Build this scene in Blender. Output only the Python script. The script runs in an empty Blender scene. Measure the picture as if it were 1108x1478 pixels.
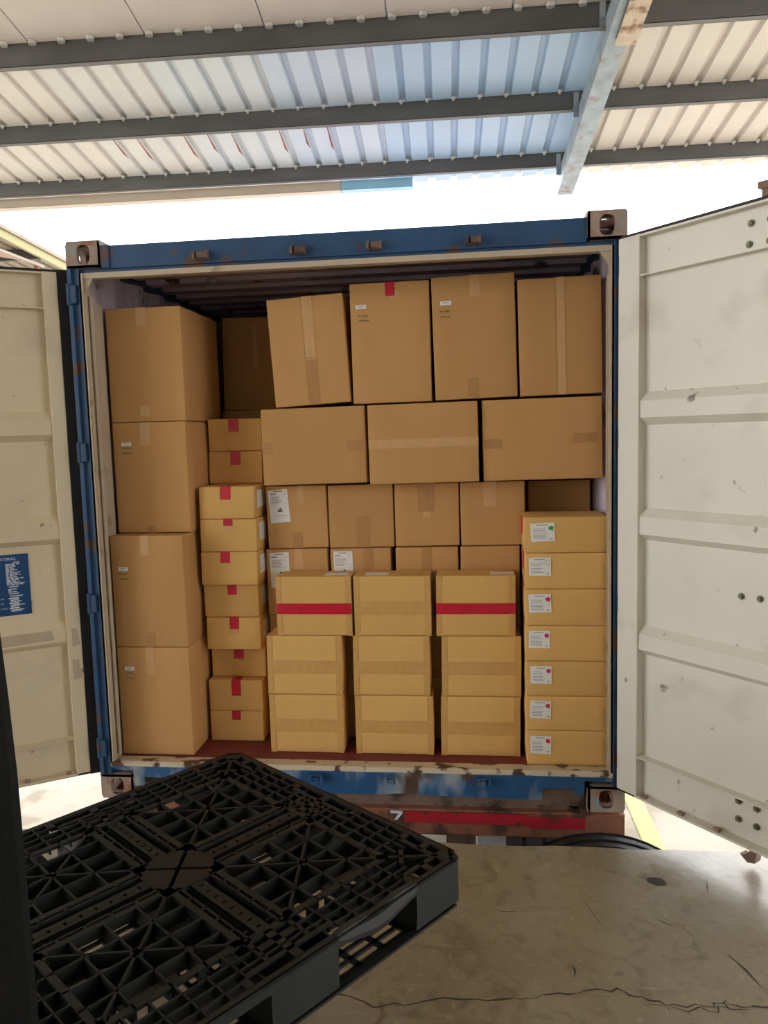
import bpy, bmesh, math, random
from mathutils import Vector, Matrix
from math import sin, cos, pi, radians

# ------------------------------------------------------------------ camera, world, light, exposure
S = bpy.context.scene
COL = S.collection
cam = bpy.data.objects.new('camera', bpy.data.cameras.new('camera'))
COL.objects.link(cam)
cam.data.sensor_fit = 'HORIZONTAL'
cam.data.sensor_width = 36.0
cam.data.lens = 36.0 * 1100 / 1108
cam.data.clip_start = 0.05
CAM = Vector((0.56726, -3.32281, 1.69814))
def cam_matrix(yaw, pitch, roll):
    f = Vector((-sin(yaw) * cos(pitch), cos(yaw) * cos(pitch), sin(pitch)))
    r = Vector((cos(yaw), sin(yaw), 0)); u = r.cross(f)
    r2 = r * cos(roll) + u * sin(roll); u2 = -r * sin(roll) + u * cos(roll)
    return Matrix(((r2.x, u2.x, -f.x, CAM.x), (r2.y, u2.y, -f.y, CAM.y), (r2.z, u2.z, -f.z, CAM.z), (0, 0, 0, 1)))
cam.matrix_world = cam_matrix(0.11582078, -0.10137118, -0.02737649)
S.camera = cam

world = bpy.data.worlds.new('overcast_sky'); S.world = world
world.use_nodes = True
bg = world.node_tree.nodes['Background']
bg.inputs['Color'].default_value = (0.975, 0.985, 1.0, 1)
bg.inputs['Strength'].default_value = 4.0
S.view_settings.view_transform = 'Standard'
S.view_settings.look = 'None'
S.view_settings.gamma = 1.0
S.view_settings.use_curve_mapping = False
S.view_settings.exposure = 0.42

rnd = random.Random(7)

# ------------------------------------------------------------------ materials
def srgb(r, g, b):
    def l(c):
        c /= 255.0
        return c / 12.92 if c <= 0.04045 else ((c + 0.055) / 1.055) ** 2.4
    return (l(r), l(g), l(b), 1)

def material(name, col, rough=0.6, metal=0.0, vary=0.0, vscale=8.0, worn=None, wscale=6.0, wlow=0.55, whigh=0.65,
             bump=0.0, bscale=60.0, stretch=None, spec=0.5, rvary=0.0, coat=0.0, worn2=None, w2scale=3.0, w2low=0.6, w2high=0.7, objvary=0.0):
    m = bpy.data.materials.new(name); m.use_nodes = True
    nt = m.node_tree; N = nt.nodes; L = nt.links
    b = N['Principled BSDF']
    b.inputs['Roughness'].default_value = rough
    b.inputs['Metallic'].default_value = metal
    b.inputs['Specular IOR Level'].default_value = spec
    b.inputs['Coat Weight'].default_value = coat
    b.inputs['Base Color'].default_value = col
    tc = N.new('ShaderNodeTexCoord')
    mp = N.new('ShaderNodeMapping'); L.new(tc.outputs['Object'], mp.inputs['Vector'])
    if stretch: mp.inputs['Scale'].default_value = stretch
    out = None
    def noise(scale, detail=6, vec=None):
        n = N.new('ShaderNodeTexNoise'); n.inputs['Scale'].default_value = scale; n.inputs['Detail'].default_value = detail
        L.new((vec or mp).outputs[0] if vec is None else vec, n.inputs['Vector'])
        return n.outputs['Fac']
    def ramp(src, lo, hi, v0=0.0, v1=1.0):
        r = N.new('ShaderNodeMapRange'); r.inputs['From Min'].default_value = lo; r.inputs['From Max'].default_value = hi
        r.inputs['To Min'].default_value = v0; r.inputs['To Max'].default_value = v1
        L.new(src, r.inputs['Value']); return r.outputs[0]
    rgb = N.new('ShaderNodeRGB'); rgb.outputs[0].default_value = col; out = rgb.outputs[0]
    def mixc(fac, a, c2):
        x = N.new('ShaderNodeMix'); x.data_type = 'RGBA'
        L.new(fac, x.inputs['Factor']); L.new(a, x.inputs['A'])
        if hasattr(c2, 'links'): L.new(c2, x.inputs['B'])
        else: x.inputs['B'].default_value = c2
        return x.outputs['Result']
    def value_mul(src, fac):
        h = N.new('ShaderNodeHueSaturation'); L.new(src, h.inputs['Color']); L.new(fac, h.inputs['Value']); return h.outputs[0]
    if vary: out = value_mul(out, ramp(noise(vscale), 0.3, 0.7, 1 - vary, 1 + vary))
    if objvary:
        oi = N.new('ShaderNodeObjectInfo')
        out = value_mul(out, ramp(oi.outputs['Random'], 0, 1, 1 - objvary, 1 + objvary))
    if worn2: out = mixc(ramp(noise(w2scale, 8), w2low, w2high), out, worn2)
    if worn: out = mixc(ramp(noise(wscale, 10), wlow, whigh), out, worn)
    L.new(out, b.inputs['Base Color'])
    if rvary: L.new(ramp(noise(vscale * 0.7), 0.3, 0.7, rough - rvary, rough + rvary), b.inputs['Roughness'])
    if bump:
        bp = N.new('ShaderNodeBump'); bp.inputs['Strength'].default_value = bump; bp.inputs['Distance'].default_value = 0.01
        L.new(noise(bscale, 4), bp.inputs['Height']); L.new(bp.outputs[0], b.inputs['Normal'])
    return m

M = {}
M['card'] = material('cardboard_brown', srgb(199, 153, 98), 0.85, vary=0.05, vscale=5, bump=0.05, bscale=90, stretch=(1, 1, 0.25), spec=0.2, objvary=0.05)
M['card_y'] = material('cardboard_yellow', srgb(221, 176, 106), 0.8, vary=0.05, vscale=6, bump=0.05, bscale=90, stretch=(1, 1, 0.25), spec=0.25, objvary=0.05)
M['tape'] = material('brown_packing_tape', srgb(207, 161, 95), 0.35, vary=0.06, vscale=30, bump=0.25, bscale=25, spec=0.5)
M['tape_dark'] = material('dark_packing_tape', srgb(180, 134, 80), 0.35, vary=0.06, vscale=30, bump=0.25, bscale=25, spec=0.5)
M['tape_clear'] = material('clear_packing_tape', srgb(207, 163, 110), 0.28, vary=0.05, vscale=30, bump=0.35, bscale=25, spec=0.5)
M['tape_red'] = material('red_packing_tape', srgb(196, 26, 52), 0.35, vary=0.12, vscale=20, bump=0.3, bscale=30)
M['paper'] = material('white_label_paper', srgb(232, 230, 226), 0.6)
M['ink'] = material('grey_print', srgb(150, 148, 150), 0.7)
M['ink_dark'] = material('dark_print', srgb(92, 92, 80), 0.7)
M['ink_red'] = material('red_print', srgb(205, 40, 80), 0.6)
M['ink_green'] = material('green_print', srgb(60, 160, 70), 0.6)
M['ink_card'] = material('olive_print', srgb(120, 105, 62), 0.8)
M['blue'] = material('blue_container_paint', srgb(34, 72, 110), 0.5, vary=0.2, vscale=5, worn=srgb(88, 62, 50), wscale=7, wlow=0.6, whigh=0.66, bump=0.1, bscale=30)
M['blue_worn'] = material('scraped_blue_paint', srgb(36, 84, 128), 0.5, vary=0.2, vscale=4, worn=srgb(88, 66, 54), wscale=6, wlow=0.58, whigh=0.66,
                          worn2=srgb(150, 160, 165), w2scale=7, w2low=0.48, w2high=0.66, bump=0.15, bscale=30, stretch=(1, 1, 0.5))
M['casting'] = material('rusty_casting_steel', srgb(150, 130, 116), 0.7, vary=0.2, vscale=8, worn=srgb(140, 92, 70), wscale=9, wlow=0.5, whigh=0.62,
                        worn2=srgb(120, 150, 160), w2scale=12, w2low=0.58, w2high=0.68, bump=0.2, bscale=50)
M['cream'] = material('cream_door_paint', srgb(222, 218, 204), 0.45, vary=0.03, vscale=3, worn=srgb(140, 130, 115), wscale=14, wlow=0.68, whigh=0.74,
                      worn2=srgb(205, 198, 182), w2scale=4, w2low=0.55, w2high=0.75, bump=0.03)
M['cream_left'] = material('cream_door_paint_dimmed', srgb(216, 199, 168), 0.5, vary=0.03, vscale=3, worn=srgb(120, 105, 90), wscale=14, wlow=0.68, whigh=0.74,
                           worn2=srgb(200, 184, 158), w2scale=4, w2low=0.55, w2high=0.75, bump=0.03)  # darker, warmer copy of the door paint, holding the left door's dimmer light
M['jamb'] = material('worn_cream_jamb_paint', srgb(188, 172, 150), 0.5, vary=0.05, vscale=5, worn=srgb(150, 126, 102), wscale=8, wlow=0.6, whigh=0.72)
M['sill'] = material('scraped_cream_sill_paint', srgb(206, 192, 168), 0.55, vary=0.08, vscale=6, worn=srgb(84, 58, 44), wscale=11, wlow=0.54, whigh=0.6, bump=0.2)
M['inner'] = material('hazy_container_inside_paint', srgb(206, 192, 204), 0.7, vary=0.08, vscale=4, worn=srgb(80, 60, 55), wscale=8, wlow=0.62, whigh=0.7)  # pale lilac base imitates flare haze inside the container; worn spots are wear
M['redfloor'] = material('dark_red_plywood', srgb(112, 44, 42), 0.6, vary=0.15, vscale=9)
M['rubber'] = material('black_rubber', srgb(34, 32, 32), 0.7, vary=0.1, vscale=20)
M['bolt'] = material('greenish_bolt_steel', srgb(120, 116, 92), 0.5, metal=0.4, worn=srgb(80, 62, 40), wscale=60)
M['plateblue'] = material('blue_data_plate', srgb(16, 66, 116), 0.4)
M['platewhite'] = material('white_plate_print', srgb(215, 220, 225), 0.6)
M['rustbeam'] = material('rusty_brown_steel', srgb(150, 98, 74), 0.75, vary=0.2, vscale=8, worn=srgb(84, 60, 50), wscale=8, wlow=0.5, whigh=0.62, bump=0.2, bscale=40)
M['darkrust'] = material('dark_rust_steel', srgb(120, 98, 84), 0.75, vary=0.2, vscale=10, worn=srgb(70, 52, 44), wscale=8, wlow=0.5, whigh=0.62, bump=0.2, bscale=40)
M['redpaint'] = material('red_reflective_strip', srgb(176, 34, 48), 0.5, vary=0.15, vscale=10, worn=srgb(110, 50, 44), wscale=16, wlow=0.62, whigh=0.68)
M['plastic'] = material('black_plastic', srgb(29, 31, 30), 0.48, vary=0.15, vscale=14, bump=0.05, bscale=70, spec=0.35)
M['blacksteel'] = material('black_painted_steel', srgb(11, 11, 10), 0.75, vary=0.25, vscale=14, worn=srgb(26, 23, 18), wscale=9, wlow=0.55, whigh=0.75, bump=0.3, bscale=40, spec=0.15)
M['purlin'] = material('grey_purlin_steel', srgb(92, 92, 90), 0.55, metal=0.3, vary=0.2, vscale=6, stretch=(0.3, 1, 1))
M['galv'] = material('galvanised_rafter_steel', srgb(140, 152, 158), 0.5, metal=0.4, vary=0.2, vscale=9, worn=srgb(128, 96, 66), wscale=8, wlow=0.58, whigh=0.72)
M['rustplate'] = material('rusty_cream_plate', srgb(196, 180, 156), 0.6, vary=0.1, vscale=10, worn=srgb(134, 96, 62), wscale=12, wlow=0.48, whigh=0.62)
M['roof_white'] = material('roof_sheet_white', srgb(212, 209, 198), 0.4, vary=0.04, vscale=3)
M['roof_pale3'] = material('roof_sheet_off_white', srgb(207, 209, 202), 0.4, vary=0.04, vscale=3)
M['roof_pale2'] = material('roof_sheet_blue_white', srgb(199, 208, 210), 0.4, vary=0.04, vscale=3)
M['roof_pale'] = material('roof_sheet_pale_blue', srgb(188, 204, 214), 0.4, vary=0.04, vscale=3)
M['roof_blue'] = material('roof_sheet_light_blue', srgb(166, 195, 214), 0.4, vary=0.04, vscale=3)
M['roof_beige'] = material('roof_sheet_beige', srgb(208, 201, 188), 0.4, vary=0.04, vscale=3)
M['gutter_grey'] = material('gutter_beige_grey', srgb(190, 176, 156), 0.5, vary=.06, vscale=4)
M['gutter_blue'] = material('gutter_blue_paint', srgb(136, 188, 212), 0.5, vary=.06, vscale=4)
M['lining'] = material('lining_board', srgb(206, 198, 188), 0.7, vary=0.04, vscale=4, worn=srgb(150, 110, 90), wscale=9, wlow=0.72, whigh=0.78)
M['rustred'] = material('red_rust_streak', srgb(140, 74, 60), 0.8, vary=0.2, vscale=20)
M['screw'] = material('zinc_screw', srgb(206, 206, 200), 0.4, metal=0.4)
def concrete_material():
    m = bpy.data.materials.new('worn_concrete'); m.use_nodes = True
    nt = m.node_tree; N = nt.nodes; L = nt.links; b = N['Principled BSDF']
    tc = N.new('ShaderNodeTexCoord')
    def noise(scale, detail=6, st=None, rot=0.0, dist=0.0):
        v = tc.outputs['Object']
        if st:
            mp = N.new('ShaderNodeMapping'); mp.inputs['Scale'].default_value = st; mp.inputs['Rotation'].default_value = (0, 0, rot); L.new(v, mp.inputs['Vector']); v = mp.outputs[0]
        n = N.new('ShaderNodeTexNoise'); n.inputs['Scale'].default_value = scale; n.inputs['Detail'].default_value = detail; n.inputs['Distortion'].default_value = dist
        L.new(v, n.inputs['Vector']); return n.outputs['Fac']
    def rmp(src, lo, hi, a=0.0, c=1.0):
        r = N.new('ShaderNodeMapRange'); r.inputs['From Min'].default_value = lo; r.inputs['From Max'].default_value = hi; r.inputs['To Min'].default_value = a; r.inputs['To Max'].default_value = c
        L.new(src, r.inputs['Value']); return r.outputs[0]
    def mix(f, a, c):
        x = N.new('ShaderNodeMix'); x.data_type = 'RGBA'; L.new(f, x.inputs['Factor'])
        if hasattr(a, 'links'): L.new(a, x.inputs['A'])
        else: x.inputs['A'].default_value = a
        x.inputs['B'].default_value = c
        return x.outputs['Result']
    c = mix(rmp(noise(1.6, 8), .35, .65), srgb(128, 116, 92), srgb(150, 140, 118))
    c = mix(rmp(noise(7, 10, None, 0, 1.5), .54, .70, 0, .75), c, srgb(104, 94, 74))
    c = mix(rmp(noise(30, 8), .58, .74, 0, .6), c, srgb(172, 162, 138))
    c = mix(rmp(noise(9, 6, (14, .8, 1), .5), .66, .74, 0, .6), c, srgb(178, 168, 146))      # trolley scrapes
    c = mix(rmp(noise(8, 6, (.9, 12, 1), .25), .67, .75, 0, .6), c, srgb(176, 166, 146))
    c = mix(rmp(noise(9, 12, None, 0, 1.0), .62, .76, 0, .6), c, srgb(74, 68, 54))
    L.new(c, b.inputs['Base Color'])
    L.new(rmp(noise(5, 8), .3, .7, .20, .45), b.inputs['Roughness']); b.inputs['Coat Weight'].default_value = .35; b.inputs['Coat Roughness'].default_value = .22
    bp = N.new('ShaderNodeBump'); bp.inputs['Strength'].default_value = .18; bp.inputs['Distance'].default_value = .006
    L.new(noise(26, 8), bp.inputs['Height']); L.new(bp.outputs[0], b.inputs['Normal'])
    return m
M['concrete'] = concrete_material()
M['crack'] = material('dark_crack', srgb(66, 58, 44), 0.9)
M['yard'] = material('yard_concrete', srgb(196, 188, 172), 0.85, vary=0.08, vscale=2, worn=srgb(170, 160, 140), wscale=3, wlow=0.5, whigh=0.6)
M['yellow'] = material('yellow_line_paint', srgb(226, 216, 136), 0.7, vary=0.06, vscale=8)
M['shedbeam'] = material('pale_yellow_shed_steel', srgb(122, 114, 66), 0.5)
M['shed_sheet'] = material('dull_shed_sheet', srgb(116, 104, 88), 0.6, vary=.08, vscale=4)
M['shed_purlin'] = material('dark_shed_purlin', srgb(58, 50, 46), 0.7)
M['orange'] = material('orange_awning_sheet', srgb(122, 74, 34), 0.6, vary=0.1, vscale=3)

# ------------------------------------------------------------------ mesh helpers
class MB:
    def __init__(s): s.v = []; s.f = []; s.m = []
    def add(s, verts, faces, mi=0, T=None):
        o = len(s.v)
        for p in verts:
            p = Vector(p)
            s.v.append(tuple(T @ p) if T else tuple(p))
        for f in faces: s.f.append([i + o for i in f]); s.m.append(mi)
    def box(s, x0, x1, y0, y1, z0, z1, mi=0, T=None):
        x0, x1 = min(x0, x1), max(x0, x1); y0, y1 = min(y0, y1), max(y0, y1); z0, z1 = min(z0, z1), max(z0, z1)
        s.add([(x0, y0, z0), (x1, y0, z0), (x1, y1, z0), (x0, y1, z0), (x0, y0, z1), (x1, y0, z1), (x1, y1, z1), (x0, y1, z1)],
              [(0, 3, 2, 1), (4, 5, 6, 7), (0, 1, 5, 4), (1, 2, 6, 5), (2, 3, 7, 6), (3, 0, 4, 7)], mi, T)
    def bar(s, a, b, w, h, mi=0, up=(0, 0, 1)):
        """rectangular bar from a to b; top face centred on the line, hanging h below it"""
        a, b = Vector(a), Vector(b); d = (b - a); l = d.length; d.normalize()
        r = d.cross(Vector(up)).normalized(); u = r.cross(d)
        T = Matrix(((d.x, r.x, u.x, a.x), (d.y, r.y, u.y, a.y), (d.z, r.z, u.z, a.z), (0, 0, 0, 1)))
        s.box(0, l, -w / 2, w / 2, -h, 0, mi, T)
    def prism(s, poly, a, b, axis, mi=0, T=None):
        """poly 2D extruded along axis 'x','y','z' from a to b"""
        n = len(poly)
        def P(p, t): return {'x': (t, p[0], p[1]), 'y': (p[0], t, p[1]), 'z': (p[0], p[1], t)}[axis]
        s.add([P(p, a) for p in poly] + [P(p, b) for p in poly],
              [tuple(range(n)), tuple(range(2 * n - 1, n - 1, -1))] + [(i, (i + 1) % n, n + (i + 1) % n, n + i) for i in range(n)], mi, T)
    def sheet(s, prof, a, b, axis, th, mi=0, T=None):
        """open profile (2D polyline) given thickness th along its 2nd coordinate and extruded"""
        s.prism(list(prof) + [(p[0], p[1] + th) for p in reversed(prof)], a, b, axis, mi, T)
    def strip(s, prof, a, b, axis, th, mi=0, T=None):
        """like sheet but with one quad block per segment (no concave caps)"""
        for p, q in zip(prof[:-1], prof[1:]):
            s.prism([p, q, (q[0], q[1] + th), (p[0], p[1] + th)], a, b, axis, mi, T)
    def cyl(s, c, r, a, b, axis='z', n=12, mi=0, T=None, r2=None):
        r2 = r if r2 is None else r2
        def P(x, y, t): return {'x': (t, c[0] + x, c[1] + y), 'y': (c[0] + x, t, c[1] + y), 'z': (c[0] + x, c[1] + y, t)}[axis]
        va = [P(r * cos(2 * pi * i / n), r * sin(2 * pi * i / n), a) for i in range(n)]
        vb = [P(r2 * cos(2 * pi * i / n), r2 * sin(2 * pi * i / n), b) for i in range(n)]
        s.add(va + vb, [tuple(range(n)), tuple(range(2 * n - 1, n - 1, -1))] + [(i, (i + 1) % n, n + (i + 1) % n, n + i) for i in range(n)], mi, T)
    def mesh(s, name, mats, bevel=0.0, smooth=False, recalc=True):
        me = bpy.data.meshes.new(name)
        me.from_pydata(s.v, [], s.f)
        for m in (mats if isinstance(mats, (list, tuple)) else [mats]): me.materials.append(m)
        for p, i in zip(me.polygons, s.m): p.material_index = i
        bm = bmesh.new(); bm.from_mesh(me)
        if recalc: bmesh.ops.recalc_face_normals(bm, faces=bm.faces)
        if bevel: bmesh.ops.bevel(bm, geom=bm.edges[:], offset=bevel, segments=2, affect='EDGES', profile=0.5)
        if smooth:
            for f in bm.faces: f.smooth = True
        bm.to_mesh(me); bm.free()
        return me
    def build(s, name, mats, parent=None, **k):
        return link(name, s.mesh(name, mats, **k), parent)

def link(name, data, parent=None):
    o = bpy.data.objects.new(name, data); COL.objects.link(o)
    if parent is not None: o.parent = parent
    return o
def tag(o, label=None, cat=None, group=None, kind=None):
    if label: o['label'] = label
    if cat: o['category'] = cat
    if group: o['group'] = group
    if kind: o['kind'] = kind
    return o
def thing(name, label, cat, loc=(0, 0, 0), rot=(0, 0, 0), group=None):
    o = link(name, None); o.location = loc; o.rotation_euler = rot; o.empty_display_size = 0.1
    return tag(o, label, cat, group)

# ------------------------------------------------------------------ setting: dock floor, yard
YARD_Z = -1.25
g = MB(); g.box(-30, 30, -0.2, 40, YARD_Z - 0.2, YARD_Z); g.box(-30, 30, -30, -0.2, YARD_Z - 0.2, YARD_Z)
yard = tag(g.build('ground', M['yard']), 'pale sunlit concrete yard beyond the loading dock', kind='structure')
yl = MB(); yl.add([(1.742, 1.90, YARD_Z + .004), (1.877, 1.90, YARD_Z + .004), (1.853, 6.6, YARD_Z + .004), (1.72, 6.6, YARD_Z + .004)], [(0, 1, 2, 3)])
yl.build('yellow_line', M['yellow'], yard)
kb = MB(); kb.box(1.3, 8, 1.35, 1.5, YARD_Z, YARD_Z + .09); kb.build('kerb', M['yard'], yard, bevel=.01)

floor_b = MB()
e = [(-9, -0.40)]
x = -9.0
edge = []
while x <= 9.01:
    edge.append((x, -0.300 + 0.012 * sin(x * 7.3) * sin(x * 2.1 + 1) + 0.008 * rnd.uniform(-1, 1))); x += 0.15
poly = [(-9, -10)] + [(9, -10)] + list(reversed(edge))
floor_b.prism(poly, YARD_Z, 0.0, 'z')
floor = tag(floor_b.build('floor', M['concrete']), 'worn grey concrete floor of the loading dock', kind='structure')
def ribbon(pts, w, z, name, mat, parent, jit=0.0):
    b = MB(); n = len(pts); V = []
    for i, p in enumerate(pts):
        a = Vector(pts[max(i - 1, 0)]); c = Vector(pts[min(i + 1, n - 1)]); d = (c - a).normalized(); nn = Vector((-d.y, d.x))
        ww = w * (0.35 if i in (0, n - 1) else 1) * rnd.uniform(1 - jit, 1 + jit)
        V += [(p[0] + nn.x * ww / 2, p[1] + nn.y * ww / 2, z), (p[0] - nn.x * ww / 2, p[1] - nn.y * ww / 2, z)]
    b.add(V, [(2 * i, 2 * i + 1, 2 * i + 3, 2 * i + 2) for i in range(n - 1)])
    return b.build(name, mat, parent, recalc=False)
crack = [(-0.16, -1.09), (-0.024, -1.126), (0.096, -1.172), (0.254, -1.228), (0.377, -1.207), (0.479, -1.176), (0.624, -1.179), (0.708, -1.158), (0.77, -1.148),
         (0.897, -1.115), (0.981, -1.105), (1.046, -1.135), (1.14, -1.158), (1.25, -1.149), (1.286, -1.13), (1.33, -1.143), (1.404, -1.142), (1.6, -1.16), (1.9, -1.13)]
fine = []
for a, b in zip(crack[:-1], crack[1:]):
    for t in (0, .25, .5, .75):
        fine.append((a[0] + (b[0] - a[0]) * t + rnd.uniform(-.006, .006), a[1] + (b[1] - a[1]) * t + rnd.uniform(-.008, .008)))
ribbon(fine, 0.0050, 0.0006, 'crack', M['crack'], floor, 0.7)
ribbon([(p[0] + rnd.uniform(-.01, .01), p[1] - .012 + rnd.uniform(-.008, .008)) for p in fine[44:62]], 0.004, 0.0006, 'crack', M['crack'], floor, 0.7)
for a, b, w in (((1.364, -0.915), (1.415, -1.057), .007), ((1.176, -0.744), (1.23, -0.788), .008), ((.93, -.62), (.985, -.80), .004), ((1.05, -.46), (1.14, -.50), .004),
                ((.62, -.74), (.70, -.742), .005), ((.86, -1.0), (.862, -1.06), .005), ((1.42, -.5), (1.40, -.58), .005)):
    mid = ((a[0] + b[0]) / 2 + rnd.uniform(-.006, .006), (a[1] + b[1]) / 2 + rnd.uniform(-.006, .006))
    ribbon([a, mid, b], w, 0.0006, 'scratch', M['crack'], floor, 0.4)
hb = MB()
ang = [2 * pi * i / 14 for i in range(14)]
hb.add([(1.235 + .036 * cos(t) * rnd.uniform(.8, 1.1), -.52 + .030 * sin(t) * rnd.uniform(.8, 1.1), .0008) for t in ang], [tuple(range(14))])
hb.build('chipped_hole', M['crack'], floor)

wb = MB(); wb.box(4.9, 5.1, -10, -4.0, 0, 5.4); tag(wb.build('wall_right_light_block', M['lining']), 'unseen side wall added to hold back light from the right', kind='structure')  # outside the view, added so less light comes from the right
wb = MB(); wb.box(-9, 5.1, -10, -9.8, 0, 6.2); tag(wb.build('wall_back_light_block', M['lining']), 'unseen back wall added to cut the light from behind', kind='structure')  # added behind the camera to dim the light on the carton fronts

# ------------------------------------------------------------------ setting: shed roof over the dock
YAW = 0.034
roof = tag(link('ceiling', None), 'corrugated metal shed roof on grey steel purlins', kind='structure')
roof.location = (CAM.x, CAM.y, 0); roof.rotation_euler = (0, 0, YAW)
SL = 0.141
def rz(dy): return 4.939 - SL * dy
P1, P2, P3 = 4.93, 5.85, 6.71
# sheets: pitch 0.19, four ribs each, ribs stand up from the pan (a groove when seen from below)
def sheet_mesh(name, mat):
    b = MB(); prof = []
    for k in range(4):
        x0 = k * 0.19
        prof += [(x0, 0.0), (x0 + 0.132, 0.0), (x0 + 0.144, 0.030), (x0 + 0.178, 0.030)]
    prof.append((0.76, 0.0))
    ya, yb = -7.0, 7.10
    for p, q in zip(prof[:-1], prof[1:]):
        V = []
        for yy in (ya, yb):
            for (px, pz) in (p, q): V.append((px, yy, pz + rz(yy)))
        for yy in (ya, yb):
            for (px, pz) in (p, q): V.append((px, yy, pz + rz(yy) + .002))
        b.add(V, [(0, 1, 3, 2), (4, 6, 7, 5), (0, 4, 5, 1), (2, 3, 7, 6)])
    return b.mesh(name, mat)
SM = {k: sheet_mesh('roof_sheet', M['roof_' + k]) for k in ('white', 'pale3', 'pale2', 'pale', 'blue', 'beige')}
for i in range(-12, 12):
    x0 = i * 0.76 - 0.42
    xc = x0 + .38
    k = 'white' if xc < -2.6 else 'pale3' if xc < -1.9 else 'pale2' if xc < -1.2 else 'pale' if xc < -.5 else 'blue' if xc < 1.0 else 'beige'
    o = link('roof_sheet', SM[k], roof); o.location = (x0, 0, 0.0005 * (i % 2))
# purlins (C sections, open side away from the camera)
def purlin(dy, depth=0.125, flange=0.05, name='purlin'):
    b = MB(); t = .004; z = rz(dy)
    b.box(-9, 9, dy, dy + t, z - depth, z)
    b.box(-9, 9, dy, dy + flange, z - t, z - 0.0); b.box(-9, 9, dy, dy + flange, z - depth, z - depth + t)
    b.box(-9, 9, dy + flange - t, dy + flange, z - depth, z - depth + .018)
    return b.build(name, M['purlin'], roof)
for dy, dp in ((P1, .15), (P2, .125), (P3, .11), (4.0, .15), (3.0, .15), (2.0, .15), (1.0, .15), (0.0, .15), (-1.2, .15), (-2.4, .15), (-3.6, .15), (-4.8, .15), (-6.0, .15)):
    purlin(dy, dp)
# screws through the pans at each purlin in view
sb = MB(); sb.cyl((0, 0), .016, -.012, 0, 'z', 8); sb.cyl((0, 0), .009, -.024, -.012, 'z', 6)
scr = sb.mesh('screw', M['screw'])
cb = MB(); cb.cyl((0, 0), .024, -.022, 0, 'z', 10, r2=.026)
cap = cb.mesh('screw_cap', M['screw'])
for dy in (P1, P2, P3):
    for i in range(-24, 18):
        x = -0.42 + i * .19 + .168 - .02
        if -4.4 < x < 2.9 * dy / 5.0:
            o = link('screw' if dy != P1 else 'screw_cap', scr if dy != P1 else cap, roof); o.location = (x, dy - .02, rz(dy - .02) - (0.006 if dy == P1 else 0))
            if dy == P1: o.location.z = rz(dy - .02) - .012
# lining boards under the roof on the camera side of the first purlin
lb = MB(); w_ = .752
V = []
y0, y1 = 1.2, P1 - .004
for zz in (0, .008):
    V += [(0, y0, rz(y0) - .012 + zz), (w_, y0, rz(y0) - .012 + zz), (w_, y1, rz(y1) - .012 + zz), (0, y1, rz(y1) - .012 + zz)]
lb.add(V, [(0, 1, 2, 3), (4, 7, 6, 5), (0, 4, 5, 1), (1, 5, 6, 2), (2, 6, 7, 3), (3, 7, 4, 0)])
LM = lb.mesh('lining_board', M['lining'])
for i in range(-8, 7):
    o = link('lining_board', LM, roof); o.location = (i * .76 - .30, 0, 0)
# rafter: channel below the purlins, plus a short rusty overlapping plate
def slope_box(b, xa, xb, ya, yb, top, h, mi=0):
    V = []
    for yy in (ya, yb):
        for zz in (-h, 0):
            for xx in (xa, xb): V.append((xx, yy, rz(yy) - top + zz))
    b.add(V, [(0, 1, 3, 2), (4, 6, 7, 5), (0, 4, 5, 1), (2, 3, 7, 6), (0, 2, 6, 4), (1, 5, 7, 3)], mi)
rb = MB()
slope_box(rb, 1.00, 1.006, 1.5, 6.88, .12, .15); slope_box(rb, 1.00, 1.13, 1.5, 6.88, .265, .006); slope_box(rb, 1.00, 1.13, 1.5, 6.88, .12, .005)
V = [(1.00, 6.88, rz(6.88) - .12), (1.00, 6.88, rz(6.88) - .27), (1.13, 6.88, rz(6.88) - .27), (1.10, 7.06, rz(7.0) - .16)]
rb.add(V, [(0, 1, 3), (1, 2, 3), (0, 3, 2), (0, 2, 1)])
rafter = rb.build('rafter', M['galv'], roof)
rp = MB(); slope_box(rp, 1.05, 1.17, 1.5, 4.88, .285, .012); slope_box(rp, 1.15, 1.162, 1.5, 4.88, .14, .15); rp.build('splice_plate', M['rustplate'], roof)
for dy in (P1, P2, P3):
    cl = MB(); cl.box(.965, 1.0, dy - .03, dy - .024, rz(dy) - .19, rz(dy) - .02); cl.box(.965, 1.0, dy - .03, dy + .03, rz(dy) - .125, rz(dy) - .119)
    cl.build('purlin_cleat', M['galv'], roof)
# rust streaks along some of the ribs (flat stains on the rib flanks)
for x, ya, yb in [(-2.62 + .19 * k, 5.99 + .05 * (k % 3), 6.42 + .06 * (k % 2)) for k in (0, 1, 3, 4, 5, 7, 8, 9)]:
    i = round((x + .42 - .15) / .19); xr = -.42 + i * .19 + .133
    st = MB()
    V = [(xr, ya, rz(ya) - .0004), (xr + .006, ya, rz(ya) - .0004), (xr + .014, yb, rz(yb) + .018), (xr - .004, yb, rz(yb) - .0006), ]
    V = [(xr - .003, ya, rz(ya) - .0008), (xr, ya, rz(ya) - .0008), (xr, yb, rz(yb) - .0008), (xr - .016, yb - .08, rz(yb - .08) - .0008)]
    st.add(V, [(0, 1, 2, 3)]); st.build('rust_streak', M['rustred'], roof, recalc=False)
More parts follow.
